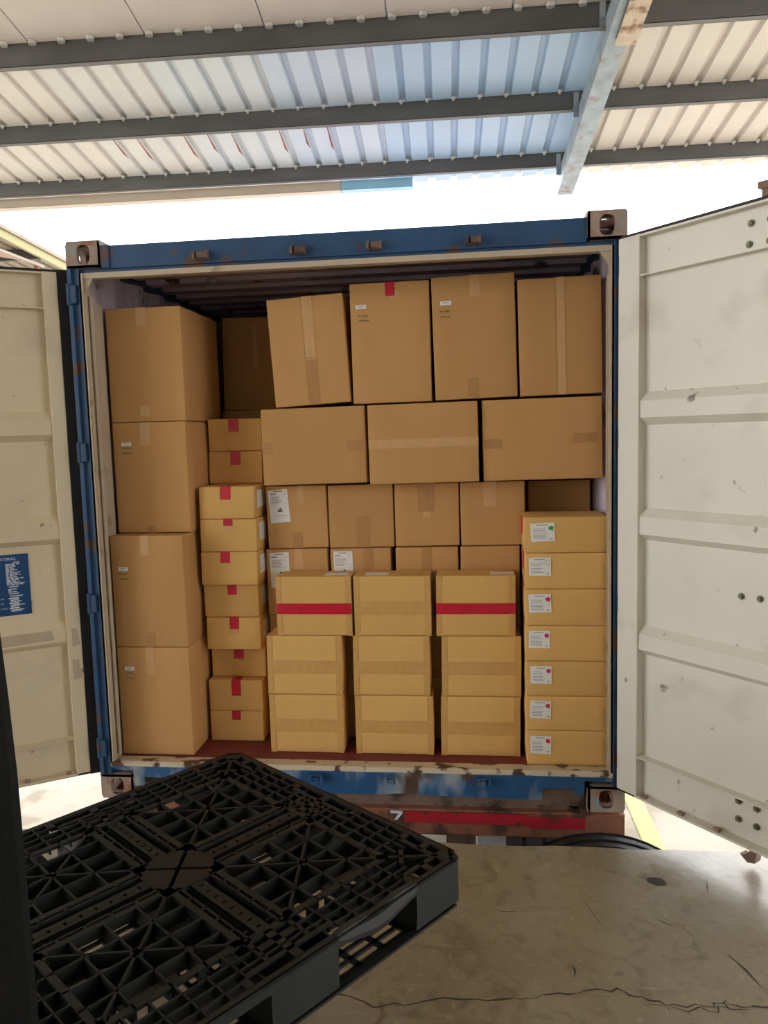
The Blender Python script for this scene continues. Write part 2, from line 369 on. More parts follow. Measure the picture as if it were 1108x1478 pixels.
# gutter along the left part of the eave, its last length blue
gy = 6.84
for (xa, xb, mt) in ((-9, -.86, 'gutter_grey'), (-.858, -.235, 'gutter_blue')):
    gb = MB()
    for (a0, a1, b0, b1) in ((gy, gy + .003, -.150, -.075), (gy, gy + .10, -.150, -.147), (gy + .097, gy + .10, -.150, -.06), (gy - .006, gy + .004, -.080, -.074)):
        gb.box(xa, xb, a0, a1, rz(gy) + b0, rz(gy) + b1)
    gb.box(xb - .003, xb, gy, gy + .10, rz(gy) - .150, rz(gy) - .06)
    gb.build('gutter', M[mt], roof)
# shed columns carrying the eave, either side of the container
for x in (-5.2, 4.6):
    b = MB(); b.box(x - .08, x + .08, P3 - .1, P3 + .06, YARD_Z, rz(P3) - .11); b.build('column', M['galv'], roof)
for x in (-5.2, 4.6):
    b = MB(); b.box(x - .08, x + .08, -5.9, -5.74, 0, rz(-5.8) - .15); b.build('column', M['galv'], roof)

# ------------------------------------------------------------------ neighbouring shed seen over the left door
ns = thing('neighbouring_shed', 'pale open-sided shed roof with a yellow edge beam, seen above the left door', 'shed', (0, 0, 0))
NX = -6.0
def nz(y): return 4.77 - .059 * (y - 7.13)
def ybox(b, x0, x1, ya, yb, top, h):
    V = []
    for yy in (ya, yb):
        for zz in (-h, 0):
            for xx in (x0, x1): V.append((xx, yy, nz(yy) - top + zz))
    b.add(V, [(0, 1, 3, 2), (4, 6, 7, 5), (0, 4, 5, 1), (2, 3, 7, 6), (0, 2, 6, 4), (1, 5, 7, 3)])
b = MB(); ybox(b, NX - .05, NX, 4.0, 15.0, .02, .12); b.build('edge_beam', M['shedbeam'], ns)
b = MB(); ybox(b, NX - .02, NX + .03, 4.0, 15.0, -.03, .05); b.build('flashing', M['shed_sheet'], ns)
for k in range(6):
    b = MB()
    for j in range(4):
        x0 = NX - .06 - k * .76 - j * .19
        for (p, q, h0, h1) in ((0, .132, 0, 0), (.132, .144, 0, .03), (.144, .178, .03, .03), (.178, .19, .03, 0)):
            V = []
            for th in (0, .003):
                V += [(x0 - p, 4.0, nz(4.0) + h0 + th), (x0 - p, 15.0, nz(15.0) + h0 + th), (x0 - q, 15.0, nz(15.0) + h1 + th), (x0 - q, 4.0, nz(4.0) + h1 + th)]
            b.add(V, [(0, 1, 2, 3), (4, 7, 6, 5), (0, 4, 5, 1), (2, 6, 7, 3)])
    b.build('roof_sheet', M['shed_sheet'], ns)
for y in (4.6, 5.7, 6.9, 8.15, 9.6, 11.2, 13.0, 14.8):
    b = MB(); b.box(NX - 4.6, NX - .05, y, y + .07, nz(y) - .16, nz(y) - .005); b.build('purlin', M['shed_purlin'], ns)
for x in (NX - .12, NX - 4.5):
    for y in (4.4, 14.6):
        b = MB(); b.box(x - .07, x + .07, y - .07, y + .07, YARD_Z, nz(y) - .1); b.build('column', M['shedbeam'], ns)
b = MB(); prof = [(-7.6, 4.62), (-7.0, 4.56), (-6.4, 4.46), (-5.9, 4.36), (-5.5, 4.235)]
b.strip(prof, 4.2, 7.3, 'y', -.012); b.build('awning_sheet', M['orange'], ns)['label'] = 'orange awning sheet'
b = MB(); b.box(-5.505, -5.47, 4.2, 7.3, 4.205, 4.24); b.build('awning_rim', M['shed_sheet'], ns)
for y in (4.4, 7.2):
    b = MB(); b.box(-5.56, -5.50, y - .03, y + .03, YARD_Z, 4.22); b.build('awning_post', M['orange'], ns)
    b = MB(); b.box(-7.55, -7.49, y - .03, y + .03, YARD_Z, 4.60); b.build('awning_post', M['orange'], ns)

# ------------------------------------------------------------------ shipping container
cont = thing('shipping_container', 'blue shipping container backed to the dock with both white doors swung open', 'container')
HW, TOP, LEN = 1.219, 2.591, 6.058
def ring(b, rect, oval, y, flip, plane='xz', n=28):
    """flat plate rect with an oval hole"""
    x0, x1, z0, z1 = rect; cx, cz, rx, rz_ = oval
    V = []
    for i in range(n):
        t = 2 * pi * i / n; c, s = cos(t), sin(t)
        sq = lambda v: math.copysign(abs(v) ** .7, v)
        ox, oz = cx + rx * sq(c), cz + rz_ * sq(s)
        k = min(((x1 - cx) / c if c > 1e-9 else (x0 - cx) / c if c < -1e-9 else 1e9), ((z1 - cz) / s if s > 1e-9 else (z0 - cz) / s if s < -1e-9 else 1e9))
        V.append((ox, oz)); V.append((cx + k * c, cz + k * s))
    P3d = (lambda p: (p[0], y, p[1])) if plane == 'xz' else ((lambda p: (p[0], p[1], y)) if plane == 'xy' else (lambda p: (y, p[0], p[1])))
    F = [(2 * i, 2 * i + 1, (2 * i + 3) % (2 * n), (2 * i + 2) % (2 * n)) for i in range(n)]
    b.add([P3d(p) for p in V], F)
    return [V[2 * i] for i in range(n)]
def casting(sx, top, y0=0.0, back=False):
    b = MB(); w, h, d = .162, .118, .178
    xa, xb = (HW - w, HW) if sx > 0 else (-HW, -HW + w)
    za, zb = (TOP - h, TOP) if top else (0, h)
    ya, yb = (y0, y0 + d)
    cx, cz, cy = (xa + xb) / 2, (za + zb) / 2, (ya + yb) / 2
    n = 28; t = .03
    for yy in ((ya, ya + t) if not back else (yb, yb - t)): hole = ring(b, (xa, xb, za, zb), (cx, cz, .032, .042), yy, False)
    yy = (ya, ya + t) if not back else (yb - t, yb)
    b.add([(p[0], yy[0], p[1]) for p in hole] + [(p[0], yy[1], p[1]) for p in hole], [(i, (i + 1) % n, n + (i + 1) % n, n + i) for i in range(n)])
    zo = (zb, zb - t) if top else (za, za + t)
    for zz in zo: hole = ring(b, (xa, xb, ya, yb), (cx, cy, .032, .062), zz, False, 'xy')
    b.add([(p[0], p[1], zo[0]) for p in hole] + [(p[0], p[1], zo[1]) for p in hole], [(i, (i + 1) % n, n + (i + 1) % n, n + i) for i in range(n)])
    xo = (xb, xb - t) if sx > 0 else (xa, xa + t)
    for xx in xo: hole = ring(b, (ya, yb, za, zb), (cy, cz, .040, .040), xx, False, 'yz')
    b.add([(xo[0], p[0], p[1]) for p in hole] + [(xo[1], p[0], p[1]) for p in hole], [(i, (i + 1) % n, n + (i + 1) % n, n + i) for i in range(n)])
    # closed inner sides
    xi = xa if sx > 0 else xb - .012
    b.box(xi, xi + .012, ya, yb, za, zb); zi = za if top else zb - .012; b.box(xa, xb, ya, yb, zi, zi + .012)
    yi = yb - .012 if not back else ya; b.box(xa, xb, yi, yi + .012, za, zb)
    o = b.build('corner_casting', M['casting'], cont, recalc=False)
    return o
for sx in (-1, 1):
    for tp in (True, False): casting(sx, tp); casting(sx, tp, LEN - .178, True)
# corner posts (blue, hinge side) and cream jambs
for sx in (-1, 1):
    b = MB()
    b.box(sx * 1.170, sx * 1.215, .012, .030, .118, TOP - .118)          # outer face, set back
    b.box(sx * 1.200, sx * 1.2185, -.002, .13, .118, TOP - .118)
    b.box(sx * 1.166, sx * 1.174, .004, .10, .118, TOP - .118)
    post = b.build('corner_post', M['blue'], cont)
    for z in (2.36, 1.653, .95, .25):
        h = MB(); h.box(sx * 1.180, sx * 1.216, -.010, .012, z - .040, z + .040); h.cyl((sx * 1.214, -.008), .009, z - .046, z + .046, 'z', 10)
        h.build('hinge_lug', M['blue'], post)
    j = MB()
    j.box(sx * 1.152, sx * 1.166, .006, .012, .175, 2.452); j.box(sx * 1.158, sx * 1.166, .006, .095, .175, 2.452)
    j.box(sx * 1.169, sx * 1.176, .090, .215, .168, 2.345); j.box(sx * 1.150, sx * 1.158, .012, .040, .175, 2.345); j.box(sx * 1.152, sx * 1.160, .085, .093, .175, 2.345)
    j.build('door_jamb', M['jamb'], cont)
    if sx < 0:
        jb = MB(); jb.cyl((-1.146, .062), .009, .2, 2.36, 'z', 8); jb.build('lashing_bar', M['jamb'], cont)
    c = MB(); c.prism([(sx * 1.166, 2.445), (sx * 1.10, 2.445), (sx * 1.166, 2.345)], .02, .03, 'y'); c.build('corner_gusset', M['jamb'], cont)
# header
b = MB(); b.box(-1.057, 1.057, .010, .10, 2.468, 2.568); b.box(-1.174, 1.174, .022, .10, 2.452, 2.476)
b.prism([(-1.057, 2.568), (-1.02, 2.568), (-1.02, 2.47), (-1.057, 2.47)], .002, .012, 'y')
header = b.build('header_beam', M['blue'], cont, bevel=.002)
b = MB(); b.box(-1.166, 1.166, .014, .06, 2.430, 2.454); b.build('header_lip', M['jamb'], cont)
for x in (-.594, -.161, .170, .590):
    k = MB()
    for d in (-.026, .026): k.prism([(.012, 2.478), (-.030, 2.482), (-.034, 2.505), (-.012, 2.518), (.012, 2.522)], x + d - .005, x + d + .005, 'x')
    k.box(x - .034, x + .034, -.012, .012, 2.482, 2.490); k.box(x - .012, x + .03, -.026, -.018, 2.486, 2.51)
    k.build('lock_keeper', M['darkrust'], header)
# sill: blue rear beam with fork notches at the ends, scraped cream top plate
b = MB(); z0, z1 = .050, .166
poly = [(-1.057, .118), (-1.057, .062), (-1.005, .062), (-1.005, .105), (-.87, .105), (-.86, .05), (.12, .05), (.20, .058), (.30, .060), (.36, .052), (.855, .046), (.865, .100), (1.0, .104), (1.005, .075), (1.04, .075), (1.045, .118)]
for p, q in zip(poly[:-1], poly[1:]):
    if q[0] - p[0] > 1e-6: b.prism([p, q, (q[0], z1), (p[0], z1)], .006, .020, 'y')
b.box(-1.17, 1.17, .004, .06, .150, .172); b.box(-1.17, 1.17, .02, .10, .13, .15)
sill = b.build('sill_beam', M['blue_worn'], cont)
b = MB(); b.prism([(.002, .160), (.002, .176), (.012, .181), (.105, .166), (.105, .150)], -1.166, 1.166, 'x'); b.build('sill_plate', M['sill'], cont)
for x in (-.59, -.165, .182, .600):
    k = MB()
    for d in (-.026, .026): k.prism([(.012, .148), (-.028, .144), (-.032, .120), (.012, .105)], x + d - .005, x + d + .005, 'x')
    k.box(x - .034, x + .034, -.014, .012, .138, .146); k.box(x - .02, x + .012, -.022, -.016, .112, .135)
    k.build('lock_keeper', M['blue_worn'], sill)
# floor, walls, roof
b = MB(); b.box(-1.166, 1.166, .105, LEN - .1, .12, .165); b.build('plywood_floor', M['redfloor'], cont)
for x in range(12):
    b = MB(); b.box(-1.16, 1.16, .35 + x * .48, .40 + x * .48, .0 + .02, .12); b.build('floor_bearer', M['darkrust'], cont)
for sx in (-1, 1):
    b = MB(); prof = []; y = .10; k = 0
    while y < LEN - .12:
        prof += [(y, 1.178), (y + .07, 1.178), (y + .138, 1.214), (y + .208, 1.214)]; y += .276
    prof = [p for p in prof if p[0] < LEN - .1] + [(LEN - .1, 1.214)]
    for p, q in zip(prof[:-1], prof[1:]):
        b.prism([(sx * p[1], p[0]), (sx * q[1], q[0]), (sx * (q[1] + .003), q[0]), (sx * (p[1] + .003), p[0])], .15, 2.53, 'z')
    b.build('side_wall', [M['inner']], cont)
    r = MB(); r.box(sx * 1.16, sx * 1.219, .178, LEN - .178, 2.52, 2.58); r.build('top_rail', M['blue'], cont)
    r = MB(); r.box(sx * 1.166, sx * 1.214, .178, LEN - .178, .02, .165); r.build('bottom_rail', M['blue'], cont)
b = MB(); y = .10
while y < LEN - .2:
    for (p, q) in (((y, 2.535), (y + .09, 2.535)), ((y + .09, 2.535), (y + .105, 2.555)), ((y + .105, 2.555), (y + .195, 2.555)), ((y + .195, 2.555), (y + .21, 2.535))):
        b.prism([p, q, (q[0], q[1] + .003), (p[0], p[1] + .003)], -1.16, 1.16, 'x')
    y += .21
b.build('roof_panel', M['inner'], cont)
b = MB(); b.box(-1.166, 1.166, LEN - .1, LEN - .06, .15, 2.53); b.build('end_wall', M['inner'], cont)
for sx in (-1, 1):
    b = MB(); b.box(sx * 1.06, sx * 1.215, LEN - .178, LEN - .02, .118, 2.473); b.build('corner_post', M['blue'], cont)

# doors -----------------------------------------------------------
PANEL = [(2.465, -.040), (2.309, -.040), (1.843, -.045), (1.806, -.010), (1.738, -.010), (1.708, -.045), (1.366, -.045), (1.330, -.010), (1.257, -.010), (1.230, -.045),
         (.866, -.045), (.833, -.010), (.768, -.010), (.741, -.045), (.292, -.045), (.120, -.040)]
def make_door(p0, dirv, k, paint, label, s0, gd):
    """k: local y sign that points towards the inside face (the camera side)"""
    d = link('door', None, cont)
    xa = Vector((dirv[0], dirv[1], 0)).normalized(); ya = Vector((-xa.y, xa.x, 0))
    T = Matrix(((xa.x, ya.x, 0, p0[0]), (xa.y, ya.y, 0, p0[1]), (0, 0, 1, 0), (0, 0, 0, 1)))
    W = 1.16
    b = MB()
    for p, q in zip(PANEL[:-1], PANEL[1:]):
        b.prism([(k * p[1], p[0]), (k * q[1], q[0]), (k * (q[1] - .004), q[0]), (k * (p[1] - .004), p[0])], .08, W - .06, 'x')
    me = b.mesh('door', paint)
    bpy.data.objects.remove(d)
    d = link('door', me, cont); d.matrix_world = T; d['label'] = label
    def sub(name, fn, mat, **kw):
        m = MB(); fn(m); return m.build(name, mat, d, **kw)
    sub('stile', lambda m: m.box(s0, .086, k * -.05, 0, .118, 2.468), paint, bevel=.004)
    sub('stile', lambda m: m.box(W - .08, W - .01, k * -.05, 0, .118, 2.468), paint, bevel=.004)
    sub('top_rail', lambda m: (m.box(.08, W - .08, k * -.045, k * -.002, 2.458, 2.466), m.box(.08, W - .08, k * -.05, k * -.044, 2.30, 2.466)), paint)
    sub('rail_flange', lambda m: m.box(.084, W - .08, k * -.045, k * -.004, 2.303, 2.309), paint)
    sub('rail_flange', lambda m: m.box(.084, W - .08, k * -.045, k * -.004, .290, .296), paint)
    sub('bottom_rail', lambda m: (m.box(.08, W - .08, k * -.045, k * .004, .114, .124), m.box(.08, W - .08, k * -.05, k * -.044, .114, .29)), paint)
    gk = lambda m: (m.box(-.026, max(s0, .0), k * -.048, k * gd, .105, 2.480), m.box(-.026, W, k * -.045, k * -.012, 2.468, 2.480), m.box(-.026, W, k * -.045, k * -.012, .105, .115), m.box(W - .01, W + .012, k * -.042, k * -.012, .105, 2.48))
    sub('gasket', gk, M['rubber'])
    bolt = MB(); bolt.cyl((0, 0), .013, 0, k * .004, 'y', 12); bolt.cyl((0, 0), .0085, k * .004, k * .012, 'y', 6)
    bme = bolt.mesh('bolt', M['bolt'])
    for (s, z) in ((.532, 2.407), (.602, 2.4065), (.526, 2.335), (.601, 2.333), (.5205, 1.0605), (.593, 1.062), (.529, .2657), (.6005, .2624), (.530, .1945), (.602, .1926)):
        o = link('bolt', bme, d); o.location = (s, k * -.0398, z) if (z > 2.3 or z < .29) else (s, k * -.0448, z)
    for s in (.575, .95):   # locking bars on the outside face with cams above and below the door
        sub('locking_bar', lambda m: m.cyl((s, k * -.085), .017, .09, 2.50, 'z', 10), M['galv'])
        sub('lock_cam', lambda m: (m.box(s - .02, s + .02, k * -.10, k * -.06, 2.495, 2.525), m.prism([(s - .03, 2.522), (s + .035, 2.515), (s + .04, 2.53), (s, 2.545), (s - .03, 2.545)], k * -.11, k * -.05, 'y')), M['darkrust'])
        sub('lock_cam', lambda m: (m.box(s - .014, s + .018, k * -.095, k * -.065, .07, .11), m.prism([(s + .018, .075), (s - .012, .068), (s - .035, .045), (s - .05, .045), (s - .02, .022), (s + .01, .03)], k * -.10, k * -.06, 'y')), M['darkrust'])
    for s in (.12, .30, .46, .80, 1.0):
        sub('drip_tab', lambda m: m.box(s - .012, s + .012, k * -.02, k * .002, .124, .136), M['casting'])
    return d, T
make_door((1.192, -.021), (.646, -.764), -1, M['cream'], 'white door on the right, bare ribbed inner face', -.018, -.030)
ld, LT = make_door((-1.26, .035), (-.844, -.536), 1, M['cream_left'], 'cream door on the left with a blue data plate', .024, -.004)
# data plate on the left door
def text_polys(body, size):
    cu = bpy.data.curves.new('txt', 'FONT'); cu.body = body; cu.size = size; cu.align_x = 'LEFT'; cu.resolution_u = 2
    o = bpy.data.objects.new('txt', cu); COL.objects.link(o)
    bpy.context.view_layer.update()
    me = bpy.data.meshes.new_from_object(o.evaluated_get(bpy.context.evaluated_depsgraph_get()))
    V = [tuple(v.co) for v in me.vertices]; F = [tuple(p.vertices) for p in me.polygons]
    bpy.data.objects.remove(o); bpy.data.curves.remove(cu); bpy.data.meshes.remove(me)
    return V, F
pb = MB(); PL, PR = .62, .226         # s of its left and right ends as seen (s grows to the left)
yb = -.0448
pb.box(PR, PL, yb + .0004, yb + .003, .915, 1.198)
def put(body, size, s_right_from, z):   # text whose left end is at s = s_right_from
    V, F = text_polys(body, size)
    pb.add([(s_right_from - v[0], yb + .0036, z + v[1]) for v in V], F, 1)
put('MATERIAL', .018, .36, 1.172); put('PART', .018, .58, 1.172)
def line(s0, ln, z, h=.0035): pb.add([(s0, yb + .0036, z), (s0 - ln, yb + .0036, z), (s0 - ln, yb + .0036, z + h), (s0, yb + .0036, z + h)], [(0, 1, 2, 3)], 1)
z = 1.152; line(.29, .026, 1.160)
for i in range(18):
    s = .322; 
    for w in [rnd.uniform(.008, .02) for _ in range(rnd.choice((2, 3, 3, 4)))]:
        line(s, w, z); s -= w + .004
        if s < .245: break
    z -= .0056
z -= .004; line(.315, .04, z); z -= .011
for w in (.035, .012, .036): line(.318, w, z); z -= .0065
z -= .002; line(.316, .042, z); z -= .011; line(.314, .055, z); z -= .012
for nm in ('EXT. EXTERIOR', 'INT. INTERIOR', 'DOOR INTERIOR'):
    put(nm.split()[0], .0085, .352, z); line(.318, .042, z, .006)
    for r_ in range(2): line(.312, rnd.uniform(.03, .06), z - .007 - r_ * .006)
    z -= .0225
for i in range(24):
    line(.58, rnd.uniform(.05, .12), 1.15 - i * .0085); 
    if i % 2: line(.44, rnd.uniform(.03, .06), 1.15 - i * .0085, .005)
pb.build('data_plate', [M['plateblue'], M['platewhite']], ld, recalc=False)
# faded patches on the left door
for (s0, s1, z0, z1, yy) in ((.14, .42, .775, .828, -.0098), (.03, .065, .74, .83, .0004), (.03, .07, .58, .68, .0004)):
    m = MB(); pts = [(s0, z0 + .008), (s1, z0), (s1, z1), (s0 + .012, z1)]
    m.add([(p[0], yy + .0006, p[1]) for p in pts], [(0, 1, 2, 3)])
    m.build('faded_patch', material('faded_patch', srgb(186, 168, 142), .7, vary=.06, vscale=12), ld, recalc=False)

# ------------------------------------------------------------------ trailer chassis under the container, tyre on the dock face
ch = thing('trailer_chassis', 'rusty brown trailer chassis with a red strip, under the blue container', 'trailer')
b = MB(); b.box(-1.21, 1.225, .03, .16, -.145, -.023); b.box(-1.21, 1.225, .02, .17, -.03, -.022); b.build('rear_beam', M['rustbeam'], ch, bevel=.004)
b = MB(); b.box(.235, .80, .024, .031, -.088, -.036); b.build('red_strip', M['redpaint'], ch)
b = MB(); b.box(.80, 1.05, .024, .031, -.098, -.046); b.build('red_strip', M['redpaint'], ch)
b = MB(); b.prism([(.17, -.033), (.225, -.035), (.225, -.047), (.200, -.078), (.188, -.078), (.208, -.047), (.17, -.045)], .022, .031, 'y'); b.build('white_numeral', M['platewhite'], ch)
b = MB(); b.prism([(-.9, -.022), (-.9, -.004), (.97, -.004), (1.01, -.022)], .06, .33, 'y'); b.build('bolster', M['darkrust'], ch)
b = MB(); b.box(-1.05, 1.05, .045, .09, .002, .135); b.build('rear_cross_member', M['darkrust'], cont)
for sx in (-1, 1):
    b = MB(); b.box(sx * .42, sx * .56, .16, 6.0, -.42, -.02); b.build('frame_rail', M['darkrust'], ch)
    b = MB(); b.box(sx * 1.03, sx * 1.2, .03, .2, -.022, -.003); b.build('twist_lock_base', M['rustbeam'], ch)
b = MB(); b.box(.57, .70, .10, .104, -.26, -.14); b.build('number_plate', M['platewhite'], ch)
def tyre_lathe(b, R, r_in, w, mi=0, n=40, T=None):
    prof = [(-w / 2 * .8, r_in), (-w / 2, r_in + .35 * (R - r_in)), (-w / 2, R - .05), (-w / 2 * .86, R - .012)]
    for g0 in (-.62, -.2, .2, .62):
        c = g0 * w / 2; prof += [(c - .012, R), (c - .010, R - .012), (c + .010, R - .012), (c + .012, R)]
    prof += [(w / 2 * .86, R - .012), (w / 2, R - .05), (w / 2, r_in + .35 * (R - r_in)), (w / 2 * .8, r_in)]
    m = len(prof); V = []
    for i in range(n):
        t = 2 * pi * i / n
        V += [(p[0], p[1] * cos(t), p[1] * sin(t)) for p in prof]
    F = [(i * m + j, i * m + (j + 1) % m, ((i + 1) % n) * m + (j + 1) % m, ((i + 1) % n) * m + j) for i in range(n) for j in range(m)]
    b.add(V, F, mi, T)
for sx in (-1, 1):
    for k in range(2):
        y = 1.25 + k * 1.3
        wb = MB(); tyre_lathe(wb, .5, .28, .56, T=Matrix.Translation((sx * .88, y, YARD_Z + .5))); wh = wb.build('wheel', M['rubber'], ch)
        hb = MB(); hb.cyl((y, YARD_Z + .5), .28, sx * .66, sx * 1.08, 'x', 20); hb.build('hub', M['casting'], wh)
for k in range(2):
    b = MB(); b.cyl((1.25 + k * 1.3, YARD_Z + .5), .06, -.6, .6, 'x', 12); b.build('axle', M['darkrust'], ch)
b = MB(); tyre_lathe(b, .50, .27, .24, n=48)
ty = b.build('bumper_tyre', M['rubber'], None, smooth=False)
ty.location = (1.10, -.137, -.553); ty.rotation_euler = (0, radians(-4), radians(90))
tag(ty, 'old black tyre wedged between the dock edge and the trailer, only its top showing', 'tyre')

# ------------------------------------------------------------------ cartons
def axis_coords(h, r, extra=()):
    c = [-h, -h + r * .3, -h + r] + [-h + r + (2 * h - 2 * r) * i / 7 for i in range(1, 7)] + [h - r, h - r * .3, h]
    return sorted(set([round(v, 5) for v in list(c) + list(extra)]))
class Carton:
    """a carton with slightly bulging faces; base at z=0, front face at local y=0"""
    def __init__(s, w, d, h, rng, seam=None, r=.005):
        s.w, s.d, s.h = w, d, h
        s.amp = {k: rng.uniform(.001, .006) for k in ('f', 'l', 'r', 't')}
        s.seam = seam; s.r = r
        s.skew = rng.uniform(-.003, .003)
    def yf(s, u, v):
        y = -s.amp['f'] * (1 - (2 * u - 1) ** 2) * (1 - (2 * v - 1) ** 2)
        return y
    def xr(s, u, v): return s.w / 2 + s.amp['r'] * (1 - (2 * u - 1) ** 2) * (1 - (2 * v - 1) ** 2)
    def xl(s, u, v): return -s.w / 2 - s.amp['l'] * (1 - (2 * u - 1) ** 2) * (1 - (2 * v - 1) ** 2)
    def body(s):
        hx, hy, hz = s.w / 2, s.d / 2, s.h / 2; r = s.r
        ex = (-.0016, -.0010, .0010, .0016) if s.seam == 'v' else ()
        ez = (-.0016, -.0010, .0010, .0016) if s.seam == 'h' else ()
        X, Y, Z = axis_coords(hx, r, ex), axis_coords(hy, r), axis_coords(hz, r, ez)
        idx = {}; V = []; F = []
        def vid(x, y, z):
            k = (x, y, z)
            if k not in idx:
                p = Vector(k); c = Vector((max(-hx + r, min(hx - r, x)), max(-hy + r, min(hy - r, y)), max(-hz + r, min(hz - r, z))))
                n = p - c
                if n.length > 1e-9: p = c + n.normalized() * r
                u, v, dd = x / s.w + .5, z / s.h + .5, y / s.d + .5
                q = lambda a: 1 - (2 * a - 1) ** 2
                if y <= -hy + 1e-6:
                    p.y -= s.amp['f'] * q(u) * q(v)
                    if s.seam == 'h' and abs(z) < .00125 and .02 < u < .98: p.y += .004
                    if s.seam == 'v' and abs(x) < .00125 and .02 < v < .98: p.y += .004
                if x <= -hx + 1e-6: p.x -= s.amp['l'] * q(dd) * q(v)
                if x >= hx - 1e-6: p.x += s.amp['r'] * q(dd) * q(v)
                p.x += s.skew * (v - .5)
                idx[k] = len(V); V.append((p.x, p.y + hy, p.z + hz))
            return idx[k]
        for A, B_, f in ((X, Z, lambda a, b_: (a, -hy, b_)), (X, Z, lambda a, b_: (a, hy, b_)), (Y, Z, lambda a, b_: (-hx, a, b_)), (Y, Z, lambda a, b_: (hx, a, b_)),
                         (X, Y, lambda a, b_: (a, b_, -hz)), (X, Y, lambda a, b_: (a, b_, hz))):
            for i in range(len(A) - 1):
                for j in range(len(B_) - 1):
                    F.append([vid(*f(A[i], B_[j])), vid(*f(A[i + 1], B_[j])), vid(*f(A[i + 1], B_[j + 1])), vid(*f(A[i], B_[j + 1]))])
        b = MB(); b.add(V, F); return b.mesh('body', None, smooth=True)
    def patch(s, b, u0, u1, v0, v1, off=.0012, face='f', mi=0, lift=.0, rot=0.0, n=5, ragged=0.0, rng=None):
        """thin strip lying on a face, following its bulge; u,v in 0..1 (v from the bottom)"""
        cu, cv = (u0 + u1) / 2, (v0 + v1) / 2
        fw = s.w if face == 'f' else s.d
        G = []
        for j in range(n + 1):
            for i in range(n + 1):
                u = u0 + (u1 - u0) * i / n; v = v0 + (v1 - v0) * j / n
                if rot:
                    du, dv = (u - cu) * fw, (v - cv) * s.h
                    u = cu + (du * cos(rot) - dv * sin(rot)) / fw; v = cv + (du * sin(rot) + dv * cos(rot)) / s.h
                if ragged and rng and j in (0,): v += rng.uniform(-1, 1) * ragged
                G.append((u, v))
        def P(u, v, o):
            uc, vc = min(max(u, 0), 1), min(max(v, 0), 1)
            sk = s.skew * (v - .5)
            if face == 'f': return ((u - .5) * s.w + sk, s.yf(uc, vc) - o, v * s.h)
            if face == 'r': return (s.xr(uc, vc) + o + sk, u * s.d, v * s.h)
            return (s.xl(uc, vc) - o + sk, u * s.d, v * s.h)
        m = n + 1
        V = [P(u, v, off) for u, v in G] + [P(u, v, off - .0010) for u, v in G]
        F = [(j * m + i, j * m + i + 1, (j + 1) * m + i + 1, (j + 1) * m + i) for j in range(n) for i in range(n)]
        o = m * m
        ring_ = [i for i in range(m)] + [j * m + n for j in range(1, m)] + [n * m + i for i in range(n - 1, -1, -1)] + [j * m for j in range(n - 1, 0, -1)]
        F += [(ring_[k], ring_[(k + 1) % len(ring_)], ring_[(k + 1) % len(ring_)] + o, ring_[k] + o) for k in range(len(ring_))]
        b.add(V, F, mi)
RNG = random.Random(11)
